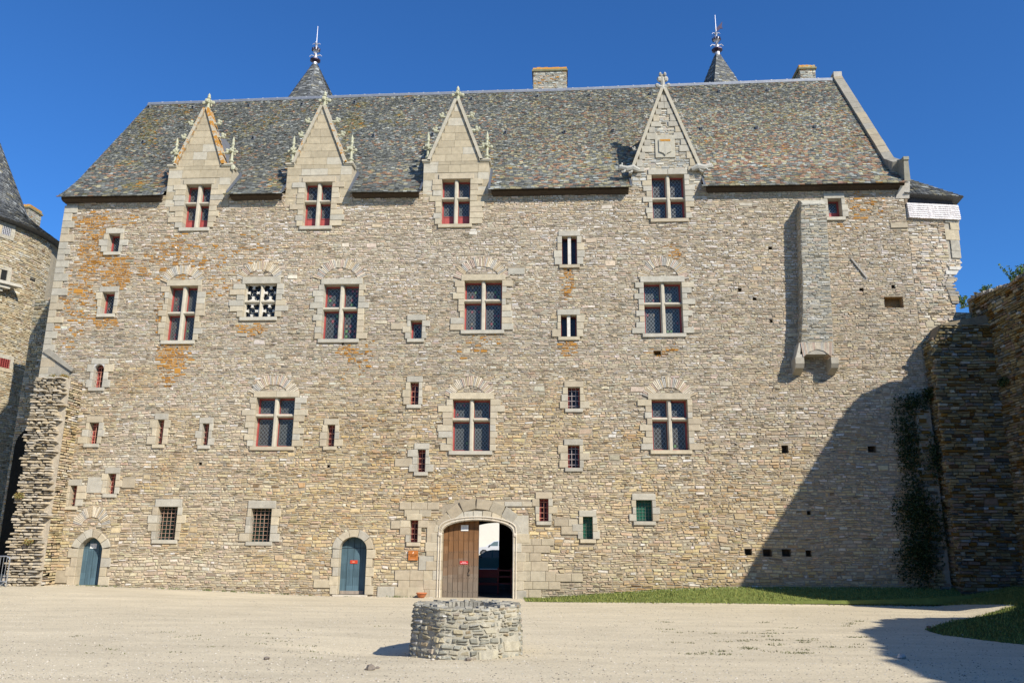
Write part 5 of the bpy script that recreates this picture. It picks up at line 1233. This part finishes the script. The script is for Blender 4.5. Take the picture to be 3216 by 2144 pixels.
# wall linking tower and lodging
lk = MB(); r = random.Random(14); LY = 38.2; zl0, zl1 = PY(105, 944, LY)[2], PY(163, 922, LY)[2]; xl0, xl1 = PY(103, 940, LY)[0], XL
ztop = lambda x: np.interp(x, [xl0-1.5, xl0, PY(163, 922, LY)[0], XL], [zl0-2, zl0, zl1, zl1+.2])
LKX = PY(78, 1150, LY)[0]
lk.prism([(LKX, -1), (XL, -1), (XL, float(ztop(XL))), (xl0, float(ztop(xl0))), (LKX, float(ztop(xl0))-.3)], LY+.02, LY+1.2, (.3, .26, .2))
def lf_(va, vb):
    m = (va+vb)/2; zt0 = float(ztop(xl0))
    if m > zt0: return (-99, xl0+(m-zt0)/max(zl1-zt0, .1)*(3.0))
    return None
AX0, AX1, AZ = LKX+.15, PY(110, 1500, LY)[0]+.6, PY(80, 1340, LY)[2]
def ar_(va, vb):
    m = (va+vb)/2; c = (AX0+AX1)/2; hw = (AX1-AX0)/2
    if m > AZ: return None
    return (c-hw*sqrt(max(0, 1-(max(m-AZ+hw, 0)/hw)**2)), c+hw*sqrt(max(0, 1-(max(m-AZ+hw, 0)/hw)**2)))
lcf = lambda u, v, rn: grey_col(u, v, rn, (.33, .29, .20), .14)
S = layout(LKX, XL, -.5, zl1+.1, [lf_, ar_], (.07, .12), (.18, .5), r); lay(lk, S, flat(LY), lcf, r, prot=(.01, .05), seed=33)
c_ = (AX0+AX1)/2; hw_ = (AX1-AX0)/2; lk.prism([(c_+hw_*cos(t), AZ-hw_+hw_*sin(t)) for t in np.linspace(0, pi, 12)]+[(AX0, -.5), (AX1, -.5)], LY-.02, LY+.01, (.015, .015, .012))
tag(lk.build('link_wall', M['stone']), 'mossy topped stone wall linking the round tower to the left end of the castle', 'wall')

# ================================================================== ruined buttress at the left corner
bu = MB(); r = random.Random(21); BX0, BX1 = PY(32, 1700, 30.0)[0], PY(112, 1760, 30.0)[0]; by_f, by_b = 30.0, 31.0
bztop = PY(150, 1182, 29.9)[2]
bu.box(BX0+.12, by_f+.15, -.3, BX1+.25, by_b, bztop-.05, (.40, .34, .25))
rn_ = np.random.default_rng(77)
z = .1
while z < bztop:
    h = rn_.uniform(.07, .13); x = BX0-.02+rn_.normal(0, .05)
    while x < BX1-.05:
        L = rn_.uniform(.14, .42); p = rn_.uniform(-.02, .17)*(1 if rn_.random() < .6 else .3); c = (PAL[rn_.choice([0, 1, 6, 8, 2])]*.5+np.array([.47, .40, .29])*.5)*rn_.uniform(.72, 1.02); dd = np.array([rn_.normal(0, .02), 0, rn_.normal(0, .015)]); sh = .6 if bztop-z < 1 else 1
        a_ = [(x, by_f+.2, z), (x+L-.02, by_f+.2, z), (x+L-.02, by_f+.2, z+h*.78), (x, by_f+.2, z+h*.78)]
        b_ = [(x+.03+dd[0], by_f-p, z+.015+dd[2]), (x+L-.06, by_f-p+rn_.normal(0, .04), z+.01+dd[2]), (x+L-.07, by_f-p, z+h*.68), (x+.03, by_f-p*.8, z+h*.7)]
        bu.hexa(a_, b_, tuple(c)); x += L
    # the left arris, ragged
    z += h
bcf = lambda u, v, rn: facade_col(u*0-19.4, v, rn)
fx = BX1+.25
S = layout(by_f+.15, by_b, 0, bztop-.05, [], (.07, .13), (.16, .45), r); lay(bu, S, lambda u, v, d: np.stack([fx+d, u, v], 1), bcf, r, prot=(.0, .03), warp=.02, seed=9)
bu.hexa([(fx-.1, by_f+.16, -.3), (fx, by_f+.16, -.3), (fx, by_b, -.3), (fx-.1, by_b, -.3)], [(fx-.1, by_f+.16, bztop-.05), (fx, by_f+.16, bztop-.05), (fx, by_b, bztop-.05), (fx-.1, by_b, bztop-.05)], (.42, .36, .27))
bo = bu.build('buttress', M['stone']); tag(bo, 'broken stone buttress with jagged stones sticking out at the left corner of the castle', 'buttress')
wp = MB(); A_ = PY(158, 1098, 30.9); B_ = PY(235, 1175, 30.5)   # sloping weathering slab above it
wp.prism([(XL+.02, PY(155, 1105)[2]), (XL+.25, PY(165, 1098)[2]), (PY(232, 1172)[0]-.12, PY(232, 1165)[2]), (PY(232, 1172)[0]-.2, PY(232, 1182)[2]), (XL+.02, PY(150, 1182)[2])], YF-.06, YF+.02, (.30, .27, .21))
wp.prism([(XL+.02, PY(155, 1105)[2]+.0), (XL+.28, PY(165, 1098)[2]+.03), (PY(235, 1172)[0], PY(232, 1160)[2]), (PY(235, 1172)[0]-.06, PY(232, 1168)[2])], YF-.15, YF+.02, (.29, .265, .21))
wp.build('weathering', M['ashlar'], castle)

# ================================================================== ruined curtain wall at the right
cw = empty('curtain_wall'); tag(cw, 'tall ruined stone curtain wall in deep shade running along the right side', 'wall')
WX = 16.4; m_ = MB(); r = random.Random(30)
prof = [(31.6, 11.55), (30.9, 11.5), (30.2, 11.45), (29.4, 11.35), (28.3, 11.2), (27.6, 11.3), (26.9, 11.9), (25.9, 12.5), (25.0, 12.6), (24.0, 12.3), (22.7, 11.8), (21.4, 11.4), (20.3, 10.9)]
# out of view from here: breach and ragged top shaped to cast the courtyard shadow
_p2 = [(21.2, 8.9), (22.3, 6.5), (24.1, 2.7), (22.6, 3.4), (20.6, 4.8), (18.6, 6.4), (16.9, 7.4), (15.6, 8.1), (13.6, 8.6), (12.1, 9.4), (10.4, 9.7), (8.9, 10.0), (6.9, 10.5), (4.5, 11.0), (1.5, 11.2), (-3, 11.0), (-30, 11.0)]
_rr = random.Random(4); prof2 = []
for (ya_, za_), (yb_, zb__) in zip(_p2[:-1], _p2[1:]):
    nn_ = max(2, int(math.hypot(yb_-ya_, zb__-za_)/.35)) if ya_ > 0 else 1
    for i_ in range(nn_): prof2.append((ya_+(yb_-ya_)*i_/nn_+_rr.uniform(-.12, .12), za_+(zb__-za_)*i_/nn_+_rr.uniform(-.12, .12)))
prof2.append(_p2[-1])
poly = prof+prof2+[(-30, -.5), (31.6, -.5)]
n = len(poly); Vf = [(WX+.03, y, z) for y, z in poly]+[(WX+1.3, y, z) for y, z in poly]
import mathutils
tris = mathutils.geometry.tessellate_polygon([[Vector((y, z, 0)) for y, z in poly]])
F = [tuple(t) for t in tris]+[tuple(n+i for i in t) for t in tris]+[(k, (k+1) % n, n+(k+1) % n, n+k) for k in range(n)]
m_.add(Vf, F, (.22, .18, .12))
zt_of = lambda y: float(np.interp(y, [p[0] for p in prof[::-1]], [p[1] for p in prof[::-1]]))
def cwh(va, vb):
    m = (va+vb)/2; out = [(u, u+.22) for u in np.arange(24.5, 31.5, .2) if zt_of(u+.1)-.03 < m]
    mm = []
    for a, b in out:
        if mm and a <= mm[-1][1]+.01: mm[-1] = (mm[-1][0], b)
        else: mm.append((a, b))
    return mm or None
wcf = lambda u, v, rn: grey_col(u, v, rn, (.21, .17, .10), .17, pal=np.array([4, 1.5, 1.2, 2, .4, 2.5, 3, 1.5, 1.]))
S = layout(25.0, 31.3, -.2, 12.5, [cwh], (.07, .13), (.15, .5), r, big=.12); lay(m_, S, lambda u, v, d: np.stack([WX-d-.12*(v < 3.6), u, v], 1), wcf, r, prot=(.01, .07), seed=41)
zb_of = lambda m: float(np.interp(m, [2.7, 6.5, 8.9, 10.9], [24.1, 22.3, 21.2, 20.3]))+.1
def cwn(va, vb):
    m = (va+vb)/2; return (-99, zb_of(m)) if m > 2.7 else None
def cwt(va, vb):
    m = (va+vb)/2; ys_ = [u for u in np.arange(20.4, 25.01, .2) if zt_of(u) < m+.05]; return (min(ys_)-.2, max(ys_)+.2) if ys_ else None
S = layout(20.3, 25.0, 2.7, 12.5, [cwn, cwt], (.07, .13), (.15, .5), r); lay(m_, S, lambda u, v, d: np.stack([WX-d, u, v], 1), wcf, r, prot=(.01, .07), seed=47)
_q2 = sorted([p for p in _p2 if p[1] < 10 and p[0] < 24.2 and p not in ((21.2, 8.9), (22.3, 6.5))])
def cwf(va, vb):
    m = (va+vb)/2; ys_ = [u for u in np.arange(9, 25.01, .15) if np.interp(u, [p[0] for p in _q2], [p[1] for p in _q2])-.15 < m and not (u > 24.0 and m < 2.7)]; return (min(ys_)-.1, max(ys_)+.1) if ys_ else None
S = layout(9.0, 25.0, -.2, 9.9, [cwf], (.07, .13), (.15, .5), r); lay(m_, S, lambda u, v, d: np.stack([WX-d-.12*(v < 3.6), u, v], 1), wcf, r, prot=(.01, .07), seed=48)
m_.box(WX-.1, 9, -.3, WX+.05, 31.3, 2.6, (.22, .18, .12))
for i in range(90):   # loose coping stones along the top
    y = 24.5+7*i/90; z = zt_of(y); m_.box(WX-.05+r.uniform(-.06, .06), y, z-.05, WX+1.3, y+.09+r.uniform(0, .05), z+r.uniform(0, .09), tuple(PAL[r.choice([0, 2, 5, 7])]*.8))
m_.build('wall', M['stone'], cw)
# stub projecting from the wall against the facade
st_ = MB(); SX0, SX1, SYF = PY(2952, 1300, 30.2)[0], WX, 30.2
ztop_s = [PY(2975, 1015, 30.2)[2], PY(3040, 985, 30.2)[2]]
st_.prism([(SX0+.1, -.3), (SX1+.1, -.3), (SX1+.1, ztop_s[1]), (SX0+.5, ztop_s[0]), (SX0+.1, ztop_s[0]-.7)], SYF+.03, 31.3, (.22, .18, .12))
def sth(va, vb):
    m = (va+vb)/2; rr_ = random.Random(int(m*997)).uniform(-.12, .1); e = SX0+rr_
    if m > ztop_s[0]-.7: e = SX0+.1+(m-ztop_s[0]+.7)*.5
    return (-99, e)
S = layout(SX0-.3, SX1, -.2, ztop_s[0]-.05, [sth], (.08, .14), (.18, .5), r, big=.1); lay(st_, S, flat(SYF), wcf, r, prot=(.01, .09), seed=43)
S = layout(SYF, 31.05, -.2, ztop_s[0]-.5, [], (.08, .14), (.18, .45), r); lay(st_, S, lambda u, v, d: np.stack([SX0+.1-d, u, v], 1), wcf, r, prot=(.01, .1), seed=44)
st_.build('wall_stub', M['stone'], cw)
s2 = MB(); a = PY(2854, 1290, 30.78); b = PY(2922, 1290, 30.78); z2 = PY(2890, 1282, 30.78)[2]
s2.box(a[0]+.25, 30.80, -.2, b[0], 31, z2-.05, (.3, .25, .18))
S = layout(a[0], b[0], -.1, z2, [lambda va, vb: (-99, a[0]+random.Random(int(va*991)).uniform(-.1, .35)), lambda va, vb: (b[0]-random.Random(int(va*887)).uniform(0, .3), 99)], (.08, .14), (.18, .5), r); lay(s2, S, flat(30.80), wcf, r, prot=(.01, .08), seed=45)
s2.build('low_stub', M['stone'], cw)

ow = MB(); ow.box(-46, -31.3, -.5, WX+1.3, -30, 10.5, (.22, .18, .12)); ow.box(-46, -30, -.5, -44.7, 36, 10.5, (.22, .18, .12))  # rest of the courtyard walls, out of view, added to cut low sky light
ow.build('unseen_wall', M['stone'], cw)
# plants
def leafy(mb, c, rx, ry, rz_, n, rn, cols, s=.05):
    for _ in range(n):
        d = rn.normal(0, 1, 3); d /= np.linalg.norm(d); q = np.array(c)+d*np.array([rx, ry, rz_])*rn.random()**.45
        a = rn.normal(0, 1, 3); a /= np.linalg.norm(a); b = np.cross(a, rn.normal(0, 1, 3)); b /= np.linalg.norm(b)+1e-9; l = s*rn.uniform(.6, 1.4)
        mb.add([q-b*l*.35, q+a*l*.6, q+b*l*.35, q-a*l*.6], [(0, 1, 2, 3)], tuple(np.array(cols[rn.integers(0, len(cols))])*rn.uniform(.7, 1.25)))
GR = [(.10, .17, .03), (.16, .24, .05), (.07, .12, .025)]
def plant(px, py, h, lb, X=WX+.1, wd=.10, dry=False, seed=1):
    h *= .85
    p = PX(px, py, X); rn = np.random.default_rng(seed); p[2] = zt_of(min(max(p[1], 20.4), 31.5)); e = empty('wall_plant'); tag(e, lb, 'plant', 'plants growing on the ruined wall top')
    st = MB(); lf = MB(); cs = GR if not dry else [(.34, .27, .12), (.28, .22, .1)]
    for k in range(6):
        t = rn.normal(0, wd, 2); hh = h*rn.uniform(.55, 1.0); top = p+np.array([t[0], t[1], hh]); st.tube([p+np.array([t[0]*.2, t[1]*.2, -.1]), (p+top)/2, top], [.01, .008, .003], cs[0], 4)
        for j in range(7): leafy(lf, p+(top-p)*(.2+.8*j/6), .05+.04*(1-j/7), .05, .05, 9, rn, cs, .055)
    st.build('stem', M['leaf'], e); lf.build('foliage', M['leaf'], e)
plant(3190, 905, .95, 'tall feathery green plant on the ruined wall at the right edge of the picture', seed=1, wd=.16)
plant(3213, 900, .65, 'bright green plant beside the tallest one at the right edge', seed=2)
plant(3092, 940, .42, 'small green plant midway along the top of the ruined wall', seed=3)
plant(3023, 966, .50, 'green plant where the ruined wall top meets the castle', seed=4)
plant(3070, 955, .22, 'dry brown tuft on the ruined wall top between two green plants', dry=True, seed=5)
iv = MB(); rn_ = np.random.default_rng(9)
for px, py, rx, rz_, n in [(2845, 1350, .55, 1.5, 1100), (2862, 1460, .5, 1.4, 800), (2875, 1262, .6, .4, 500), (2925, 1235, .35, .3, 300), (2862, 1620, .7, 1.4, 1300), (2885, 1770, .95, .9, 1300), (2940, 1640, .5, 1.1, 800)]:
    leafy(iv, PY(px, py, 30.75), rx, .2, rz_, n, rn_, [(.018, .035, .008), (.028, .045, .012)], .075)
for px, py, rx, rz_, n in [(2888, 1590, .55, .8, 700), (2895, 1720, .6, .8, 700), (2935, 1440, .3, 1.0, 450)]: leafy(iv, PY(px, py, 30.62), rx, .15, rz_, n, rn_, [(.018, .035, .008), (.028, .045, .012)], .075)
for px, py, ry, rz_, n in [(3100, 1300, .5, .5, 700), (3110, 1560, .5, .5, 600), (3150, 1200, .4, .2, 200)]: leafy(iv, PX(px, py, WX-.1), .12, ry, rz_, n, rn_, [(.03, .055, .015), (.045, .07, .02)], .07)
tag(iv.build('ivy', M['leaf']), 'dark ivy clinging in the shaded corner by the ruined wall', 'ivy', kind='stuff')
wt_ = MB()
for k in range(60): p = PX(rn_.uniform(2990, 3215), 900, WX+.1); leafy(wt_, (WX+rn_.uniform(0, .4), p[1], zt_of(p[1])+.04), .08, .1, .08, 14, rn_, GR+[(.3, .25, .1)], .05)
tag(wt_.build('wall_moss', M['leaf']), 'thin grass and weeds along the top of the ruined wall', 'weeds', kind='stuff')
bm = MB()
for px, py, n in [(60, 1555, 260), (90, 1700, 120), (200, 1183, 300), (165, 1183, 200)]: leafy(bm, PY(px, py, 29.8 if px < 150 else 30.7), .22, .12, .12, n, rn_, [(.20, .2, .06), (.26, .2, .07), (.3, .17, .05)], .05)
tag(bm.build('buttress_weeds', M['leaf']), 'dry weeds growing in the joints of the broken buttress', 'weeds', kind='stuff')

# ================================================================== well
well = empty('stone_well'); tag(well, 'low round well of grey lichen spotted rubble on the sand in front of the gateway', 'well')
WC = (-1.79, 16.24); WR = 1.14; WH = .90
def wr(a): a = np.asarray(a); k = np.cos(((a+.35) % (pi/4))-pi/8); return WR*(.35+.65*(cos(pi/8)/k*1.03))
m_ = MB(); r = random.Random(2)
def wf(u, v, d): a = u/WR; R_ = wr(a)-.05+d-.05*v; return np.stack([WC[0]+R_*np.cos(a), WC[1]+R_*np.sin(a), v], -1)
ns = 64
for i in range(ns):
    a, b = 2*pi*i/ns, 2*pi*(i+1)/ns; q = wf(np.array([a*WR, b*WR, b*WR, a*WR]), np.array([-.3, -.3, WH-.03, WH-.03]), np.zeros(4)); m_.add(q, [(0, 1, 2, 3)], (.36, .335, .265))
def wcol(u, v, rn):
    c = grey_col(u, v, rn, (.33, .305, .235), .10, pal=np.array([1, 1.5, 3, .6, 1.2, .5, 1, 3, 1.])); low = np.clip(1-v/.45, 0, 1)*np.clip(np.sin(u/WR+1.4+pi)*.5+.75, 0, 1); c[:, :3] = c[:, :3]*(1+.45*low[:, None]); c[:, :3] = c[:, :3].clip(0, .7)
    c[:, :3] = (np.array([.33, .31, .24])*.3+c[:, :3]*.7)*.88; wl = rn.random(len(u)) < .03; c[wl, :3] = (.48, .47, .43); return c
S = layout(.5*pi*WR, 2.5*pi*WR, -.15, WH-.01, [], (.055, .115), (.09, .27), r, big=.5); lay(m_, S, wf, wcol, r, gap=.009, prot=(.0, .042), bev=.030, warp=.07, jit=.013, seed=51)
m_.build('wall', M['stone'], well)
m_ = MB(); rn_ = np.random.default_rng(6)
nr = 46
for i in range(nr):
    a0_, a1_ = 2*pi*i/nr+.01, 2*pi*(i+1)/nr-.01; split = rn_.uniform(.70, .95)
    for (r0, r1) in ((.62, .62+(.98-.62)*(split-.2)), (.62+(.98-.62)*(split-.2)+.015, 1.02)):
        zt_ = WH+rn_.uniform(-.035, .02); P8 = []
        for zz_ in (WH-.2, zt_):
            for rr_, aa in ((r0, a0_), (r1*.935, a0_), (r1*.935, a1_), (r0, a1_)): R_ = float(wr(aa))*rr_-.045-.01*(zz_ == zt_); P8.append((WC[0]+R_*cos(aa), WC[1]+R_*sin(aa), zz_+rn_.normal(0, .008)))
        cc = np.array([.32, .30, .245])*rn_.uniform(.75, 1.25); m_.hexa(P8[:4], P8[4:], tuple(cc))
m_.build('rim', M['stone'], well)
m_ = MB(); m_.lathe(WC[0], WC[1], [(.66, WH-.03), (.66, .05), (0, .05)], 32, (.12, .11, .09)); m_.build('shaft', M['stone'], well)

# ================================================================== small things
# terracotta bowl
p = PY(1324, 1880, 30.72); bz = float(gz(p[0], 30.7)); m_ = MB(); m_.lathe(p[0], 30.68, [(0, bz+.0), (.09, bz), (.15, bz+.07), (.19, bz+.155), (.205, bz+.16), (.205, bz+.185), (.18, bz+.185), (.14, bz+.09), (0, bz+.03)], 24, (.50, .17, .07))
tag(m_.build('bowl', M['clay'], smooth=True), 'orange terracotta bowl on the ground left of the gateway', 'bowl')
def plate(px, y, col, label, cat, name, rows, tcol, th=.015, par=None):
    a, b, c, d = prect(*px, Y=y); e = empty(name); tag(e, label, cat); m_ = MB(); m_.box(a, y-th, b, c, y, d, col); m_.build('panel', M['paint'], e)
    t_ = MB()
    for (v, h, x0, x1) in rows:    # rows of small characters
        z = b+(d-b)*v; hh = (d-b)*h; x = a+(c-a)*x0; r = random.Random(int(v*100))
        while x < a+(c-a)*x1:
            ww = hh*r.uniform(.35, .7); t_.box(x, y-th-.002, z, x+ww*.35, y-th+.001, z+hh, tcol); t_.box(x+ww*.35, y-th-.002, z+hh*r.choice([0, .4, .8]), x+ww*.8, y-th+.001, z+hh*r.choice([0, .4, .8])+hh*.2, tcol); x += ww+hh*.2
    if t_.n: t_.build('lettering', M['paint'], e)
    return e
plate((1448, 1648, 1471, 1666), YF+.295, (.72, .72, .68), 'white paper notice pinned at the top of the brown gate leaf', 'notice', 'notice', [(.68, .14, .22, .8), (.45, .08, .15, .85), (.3, .05, .15, .85)], (.12, .12, .12))
plate((1444.5, 1760.5, 1470, 1770.5), YF+.295, (.50, .02, .02), 'red plate with two lines of white lettering on the brown gate leaf', 'sign', 'sign_plate', [(.52, .28, .33, .68), (.14, .28, .08, .92)], (.75, .6, .6))
plate((284, 1706, 304, 1721.5), YF+.295, (.72, .72, .68), 'white paper notice on the blue green door at the far left', 'notice', 'notice', [(.55, .08, .15, .85), (.38, .08, .15, .8), (.22, .06, .25, .75)], (.4, .4, .4))
plate((1100, 1758, 1123, 1768.5), YF+.295, (.50, .05, .02), 'orange red plate with one short word on the second blue green door', 'sign', 'sign_plate', [(.36, .3, .3, .7)], (.75, .45, .3))
a, b, c, d = prect(1282.5, 1727.5, 1312.5, 1758.5, Y=YF-.07)
e = empty('plaque'); tag(e, 'square orange brown plaque on the wall left of the gateway', 'sign'); m_ = MB(); m_.box(a, YF-.08, b, c, YF-.03, d, (.42, .14, .03)); m_.build('panel', M['paint'], e)
def text(s, x, z, size, y, mt, par, col):
    cu = bpy.data.curves.new('lettering', 'FONT'); cu.body = s; cu.size = size; cu.align_x = 'CENTER'; cu.extrude = .001
    tmp = bpy.data.objects.new('tmp', cu); COL.objects.link(tmp); dg = bpy.context.evaluated_depsgraph_get(); me = bpy.data.meshes.new_from_object(tmp.evaluated_get(dg)); bpy.data.objects.remove(tmp)
    V = np.array([(v.co.x+x, y, v.co.y+z) for v in me.vertices]); m2 = MB(); m2.add(V, [tuple(p.vertices) for p in me.polygons], col); o = m2.build('lettering', mt, par); return o
try:
    text('Grand Logis', (a+c)/2, b+(d-b)*.52, .068, YF-.083, M['paint'], e, (.85, .62, .45)); text("d'Entrée", (a+c)/2, b+(d-b)*.34, .068, YF-.083, M['paint'], e, (.85, .62, .45))
except Exception as ex_: print('text', ex_)
m_ = MB(); zc = b+(d-b)*.78; xc_ = (a+c)/2; m_.prism([(xc_-.025, zc-.03), (xc_+.0, zc-.045), (xc_+.02, zc), (xc_+.03, zc+.04), (xc_-.01, zc+.02)], YF-.084, YF-.079, (.85, .62, .45)); m_.box(xc_-.1, YF-.083, b+.025, xc_+.08, YF-.079, b+.036, (.7, .4, .25)); m_.build('emblem', M['paint'], e)
# crowd barrier at the left edge
p1 = PY(25.5, 1795, 29.6); gb = empty('crowd_barrier'); tag(gb, 'galvanised steel crowd barrier at the left edge of the picture', 'barrier')
m_ = MB(); X1_ = p1[0]; X0_ = X1_-2.2; zg = float(gz(X1_, 29.6)); y_ = 29.6; gs = (.55, .57, .58)
m_.tube([(X1_, y_, zg+.02), (X1_, y_, zg+.98), (X1_-.04, y_, zg+1.06), (X1_-.12, y_, zg+1.1), (X0_+.12, y_, zg+1.1), (X0_+.04, y_, zg+1.06), (X0_, y_, zg+.98), (X0_, y_, zg+.02)], .02, gs, 8); m_.tube([(X0_, y_, zg+.2), (X1_, y_, zg+.2)], .016, gs, 8)
m_.build('frame', M['steel'], gb)
for i in range(17): m_ = MB(); x = X0_+(i+1)*(X1_-X0_)/18; m_.tube([(x, y_, zg+.2), (x, y_, zg+1.1)], .008, gs, 6); m_.build('bar', M['steel'], gb)
for x in (X1_-.06, X0_+.06): m_ = MB(); m_.tube([(x, y_, zg+.2), (x-.02, y_-.3, zg+.01)], .014, gs, 6); m_.tube([(x, y_, zg+.2), (x-.02, y_+.3, zg+.01)], .014, gs, 6); m_.build('foot', M['steel'], gb)

# ================================================================== beyond the gate: pale building and cars
bw = empty('house'); tag(bw, 'pale rendered house wall seen through the gateway', 'building')
m_ = MB(); m_.box(-22, 88, 0, 14, 96, 6.2, (.62, .59, .51)); m_.build('wall', M['render'], bw)
m_ = MB(); m_.add([(-22.4, 87.6, 6.1), (14.4, 87.6, 6.1), (14.4, 92, 9.2), (-22.4, 92, 9.2), (14.4, 96.4, 6.1), (-22.4, 96.4, 6.1)], [(0, 1, 2, 3), (3, 2, 4, 5), (1, 4, 2), (0, 3, 5)], (.14, .145, .15)); m_.build('roof', M['slate'], bw)
def car(fx, y, zg, col, label, nm='parked_car', s=1.0):
    """side-on car, bonnet towards -x, nose at fx"""
    e = empty(nm); tag(e, label, 'car'); w2 = .86
    def X(t): return fx+t*s
    def Z(t): return zg+t*s
    side = [(0.0, .45), (0.02, .62), (.12, .74), (.6, .86), (1.05, .93), (1.75, 1.38), (2.1, 1.45), (2.9, 1.45), (3.5, 1.28), (4.0, .98), (4.2, .9), (4.25, .5), (4.1, .28), (3.75, .26), (3.68, .5), (3.5, .64), (3.2, .66), (3.0, .5), (2.93, .24), (1.3, .24), (1.22, .5), (1.05, .64), (.78, .66), (.58, .5), (.5, .26), (.12, .28)]
    m_ = MB(); n = len(side); V = []
    for yy, k in ((-w2, 1), (-w2+.12, 0), (w2-.12, 0), (w2, 1)):
        for (a, b) in side:
            tum = max(0, (b-.9))*.38; o = (yy-(-1 if yy < 0 else 1)*0)
            ys = yy*(1-tum) if k else yy*(1-tum); V.append((X(a), y+ys*s, Z(b)))
    F = [(k*n+i, k*n+(i+1) % n, (k+1)*n+(i+1) % n, (k+1)*n+i) for k in range(3) for i in range(n)]
    tr = mathutils.geometry.tessellate_polygon([[Vector((a, b, 0)) for a, b in side]]); F += [tuple(t) for t in tr]+[tuple(3*n+i for i in t) for t in tr]
    m_.add(V, F, col); m_.build('body', M['carpaint'], e)
    for sd in (-1, 1):
        for poly in ([(1.30, .96), (1.78, 1.33), (2.15, 1.37), (2.15, .96)], [(2.22, .96), (2.22, 1.37), (2.88, 1.37), (3.3, 1.22), (3.45, 1.0)]):
            q = MB(); q.add([(X(a), y+sd*s*(w2*(1-max(0, b-.9)*.38)+.006), Z(b)) for a, b in poly], [tuple(range(len(poly)))], (.10, .14, .15)); q.build('side_window', M['glass'], e)
        q = MB(); q.blob((X(1.42), y+sd*s*(w2+.06), Z(.99)), (.08*s, .1*s, .07*s), (.03, .03, .03)); q.build('mirror', M['rubber'], e)
        q = MB(); q.blob((X(.12), y+sd*s*.62, Z(.66)), (.13*s, .17*s, .08*s), (.6, .6, .6)); q.build('headlight', M['glass'], e)
        for wx in (.9, 3.35):
            q = MB(); yy = y+sd*s*(w2-.1); n_ = 20
            for (r0, r1, c) in ((.33, .22, (.02, .02, .02)),):
                Vv = [(X(wx)+r_*s*cos(2*pi*k/n_), yy+o_*s, Z(.33)+r_*s*sin(2*pi*k/n_)) for r_, o_ in ((r1, sd*.09), (r0, sd*.08), (r0, -sd*.1), (r1, -sd*.1)) for k in range(n_)]
                q.add(Vv, [(a*n_+k, a*n_+(k+1) % n_, (a+1)*n_+(k+1) % n_, (a+1)*n_+k) for a in range(3) for k in range(n_)], c)
            wh = q.build('wheel', M['rubber'], e)
            q = MB(); Vv = [(X(wx), yy+sd*.1*s, Z(.33))]+[(X(wx)+.21*s*cos(2*pi*k/n_), yy+sd*.085*s, Z(.33)+.21*s*sin(2*pi*k/n_)) for k in range(n_)]; q.add(Vv, [(0, 1+k, 1+(k+1) % n_) for k in range(n_)], (.4, .4, .42)); q.build('rim', M['steel'], wh)
    q = MB(); q.add([(X(1.1), y-.6*s, Z(.95)), (X(1.1), y+.6*s, Z(.95)), (X(1.74), y+.52*s, Z(1.37)), (X(1.74), y-.52*s, Z(1.37))], [(0, 1, 2, 3)], (.08, .11, .12)); q.build('windscreen', M['glass'], e)
Yc = 74.0
pfl = PY(1493, 1730, Yc); car(pfl[0]-.05, Yc, float(gz(0, Yc)), (.55, .56, .58), 'silver car parked in front of the pale house, seen through the gateway')
Yd = 56.0
pfl = PY(1522, 1760, Yd); car(pfl[0]-1.6, Yd, float(gz(0, Yd)), (.02, .09, .10), 'dark teal car in the shade just beyond the gateway passage')

# put every Empty at the base of its thing, the parts keep their places
bpy.context.view_layer.update()
for e in [o for o in bpy.data.objects if o.type == 'EMPTY']:
    cs = [np.array([c.matrix_world @ Vector(v) for v in c.bound_box]) for c in e.children if c.type == 'MESH']
    if not cs: continue
    P_ = np.concatenate(cs); lo, hi = P_.min(0), P_.max(0); b_ = Vector(((lo[0]+hi[0])/2, (lo[1]+hi[1])/2, max(lo[2], -.1)))
    e.location = b_
    for c in e.children: c.matrix_parent_inverse = Matrix.Translation(-b_)
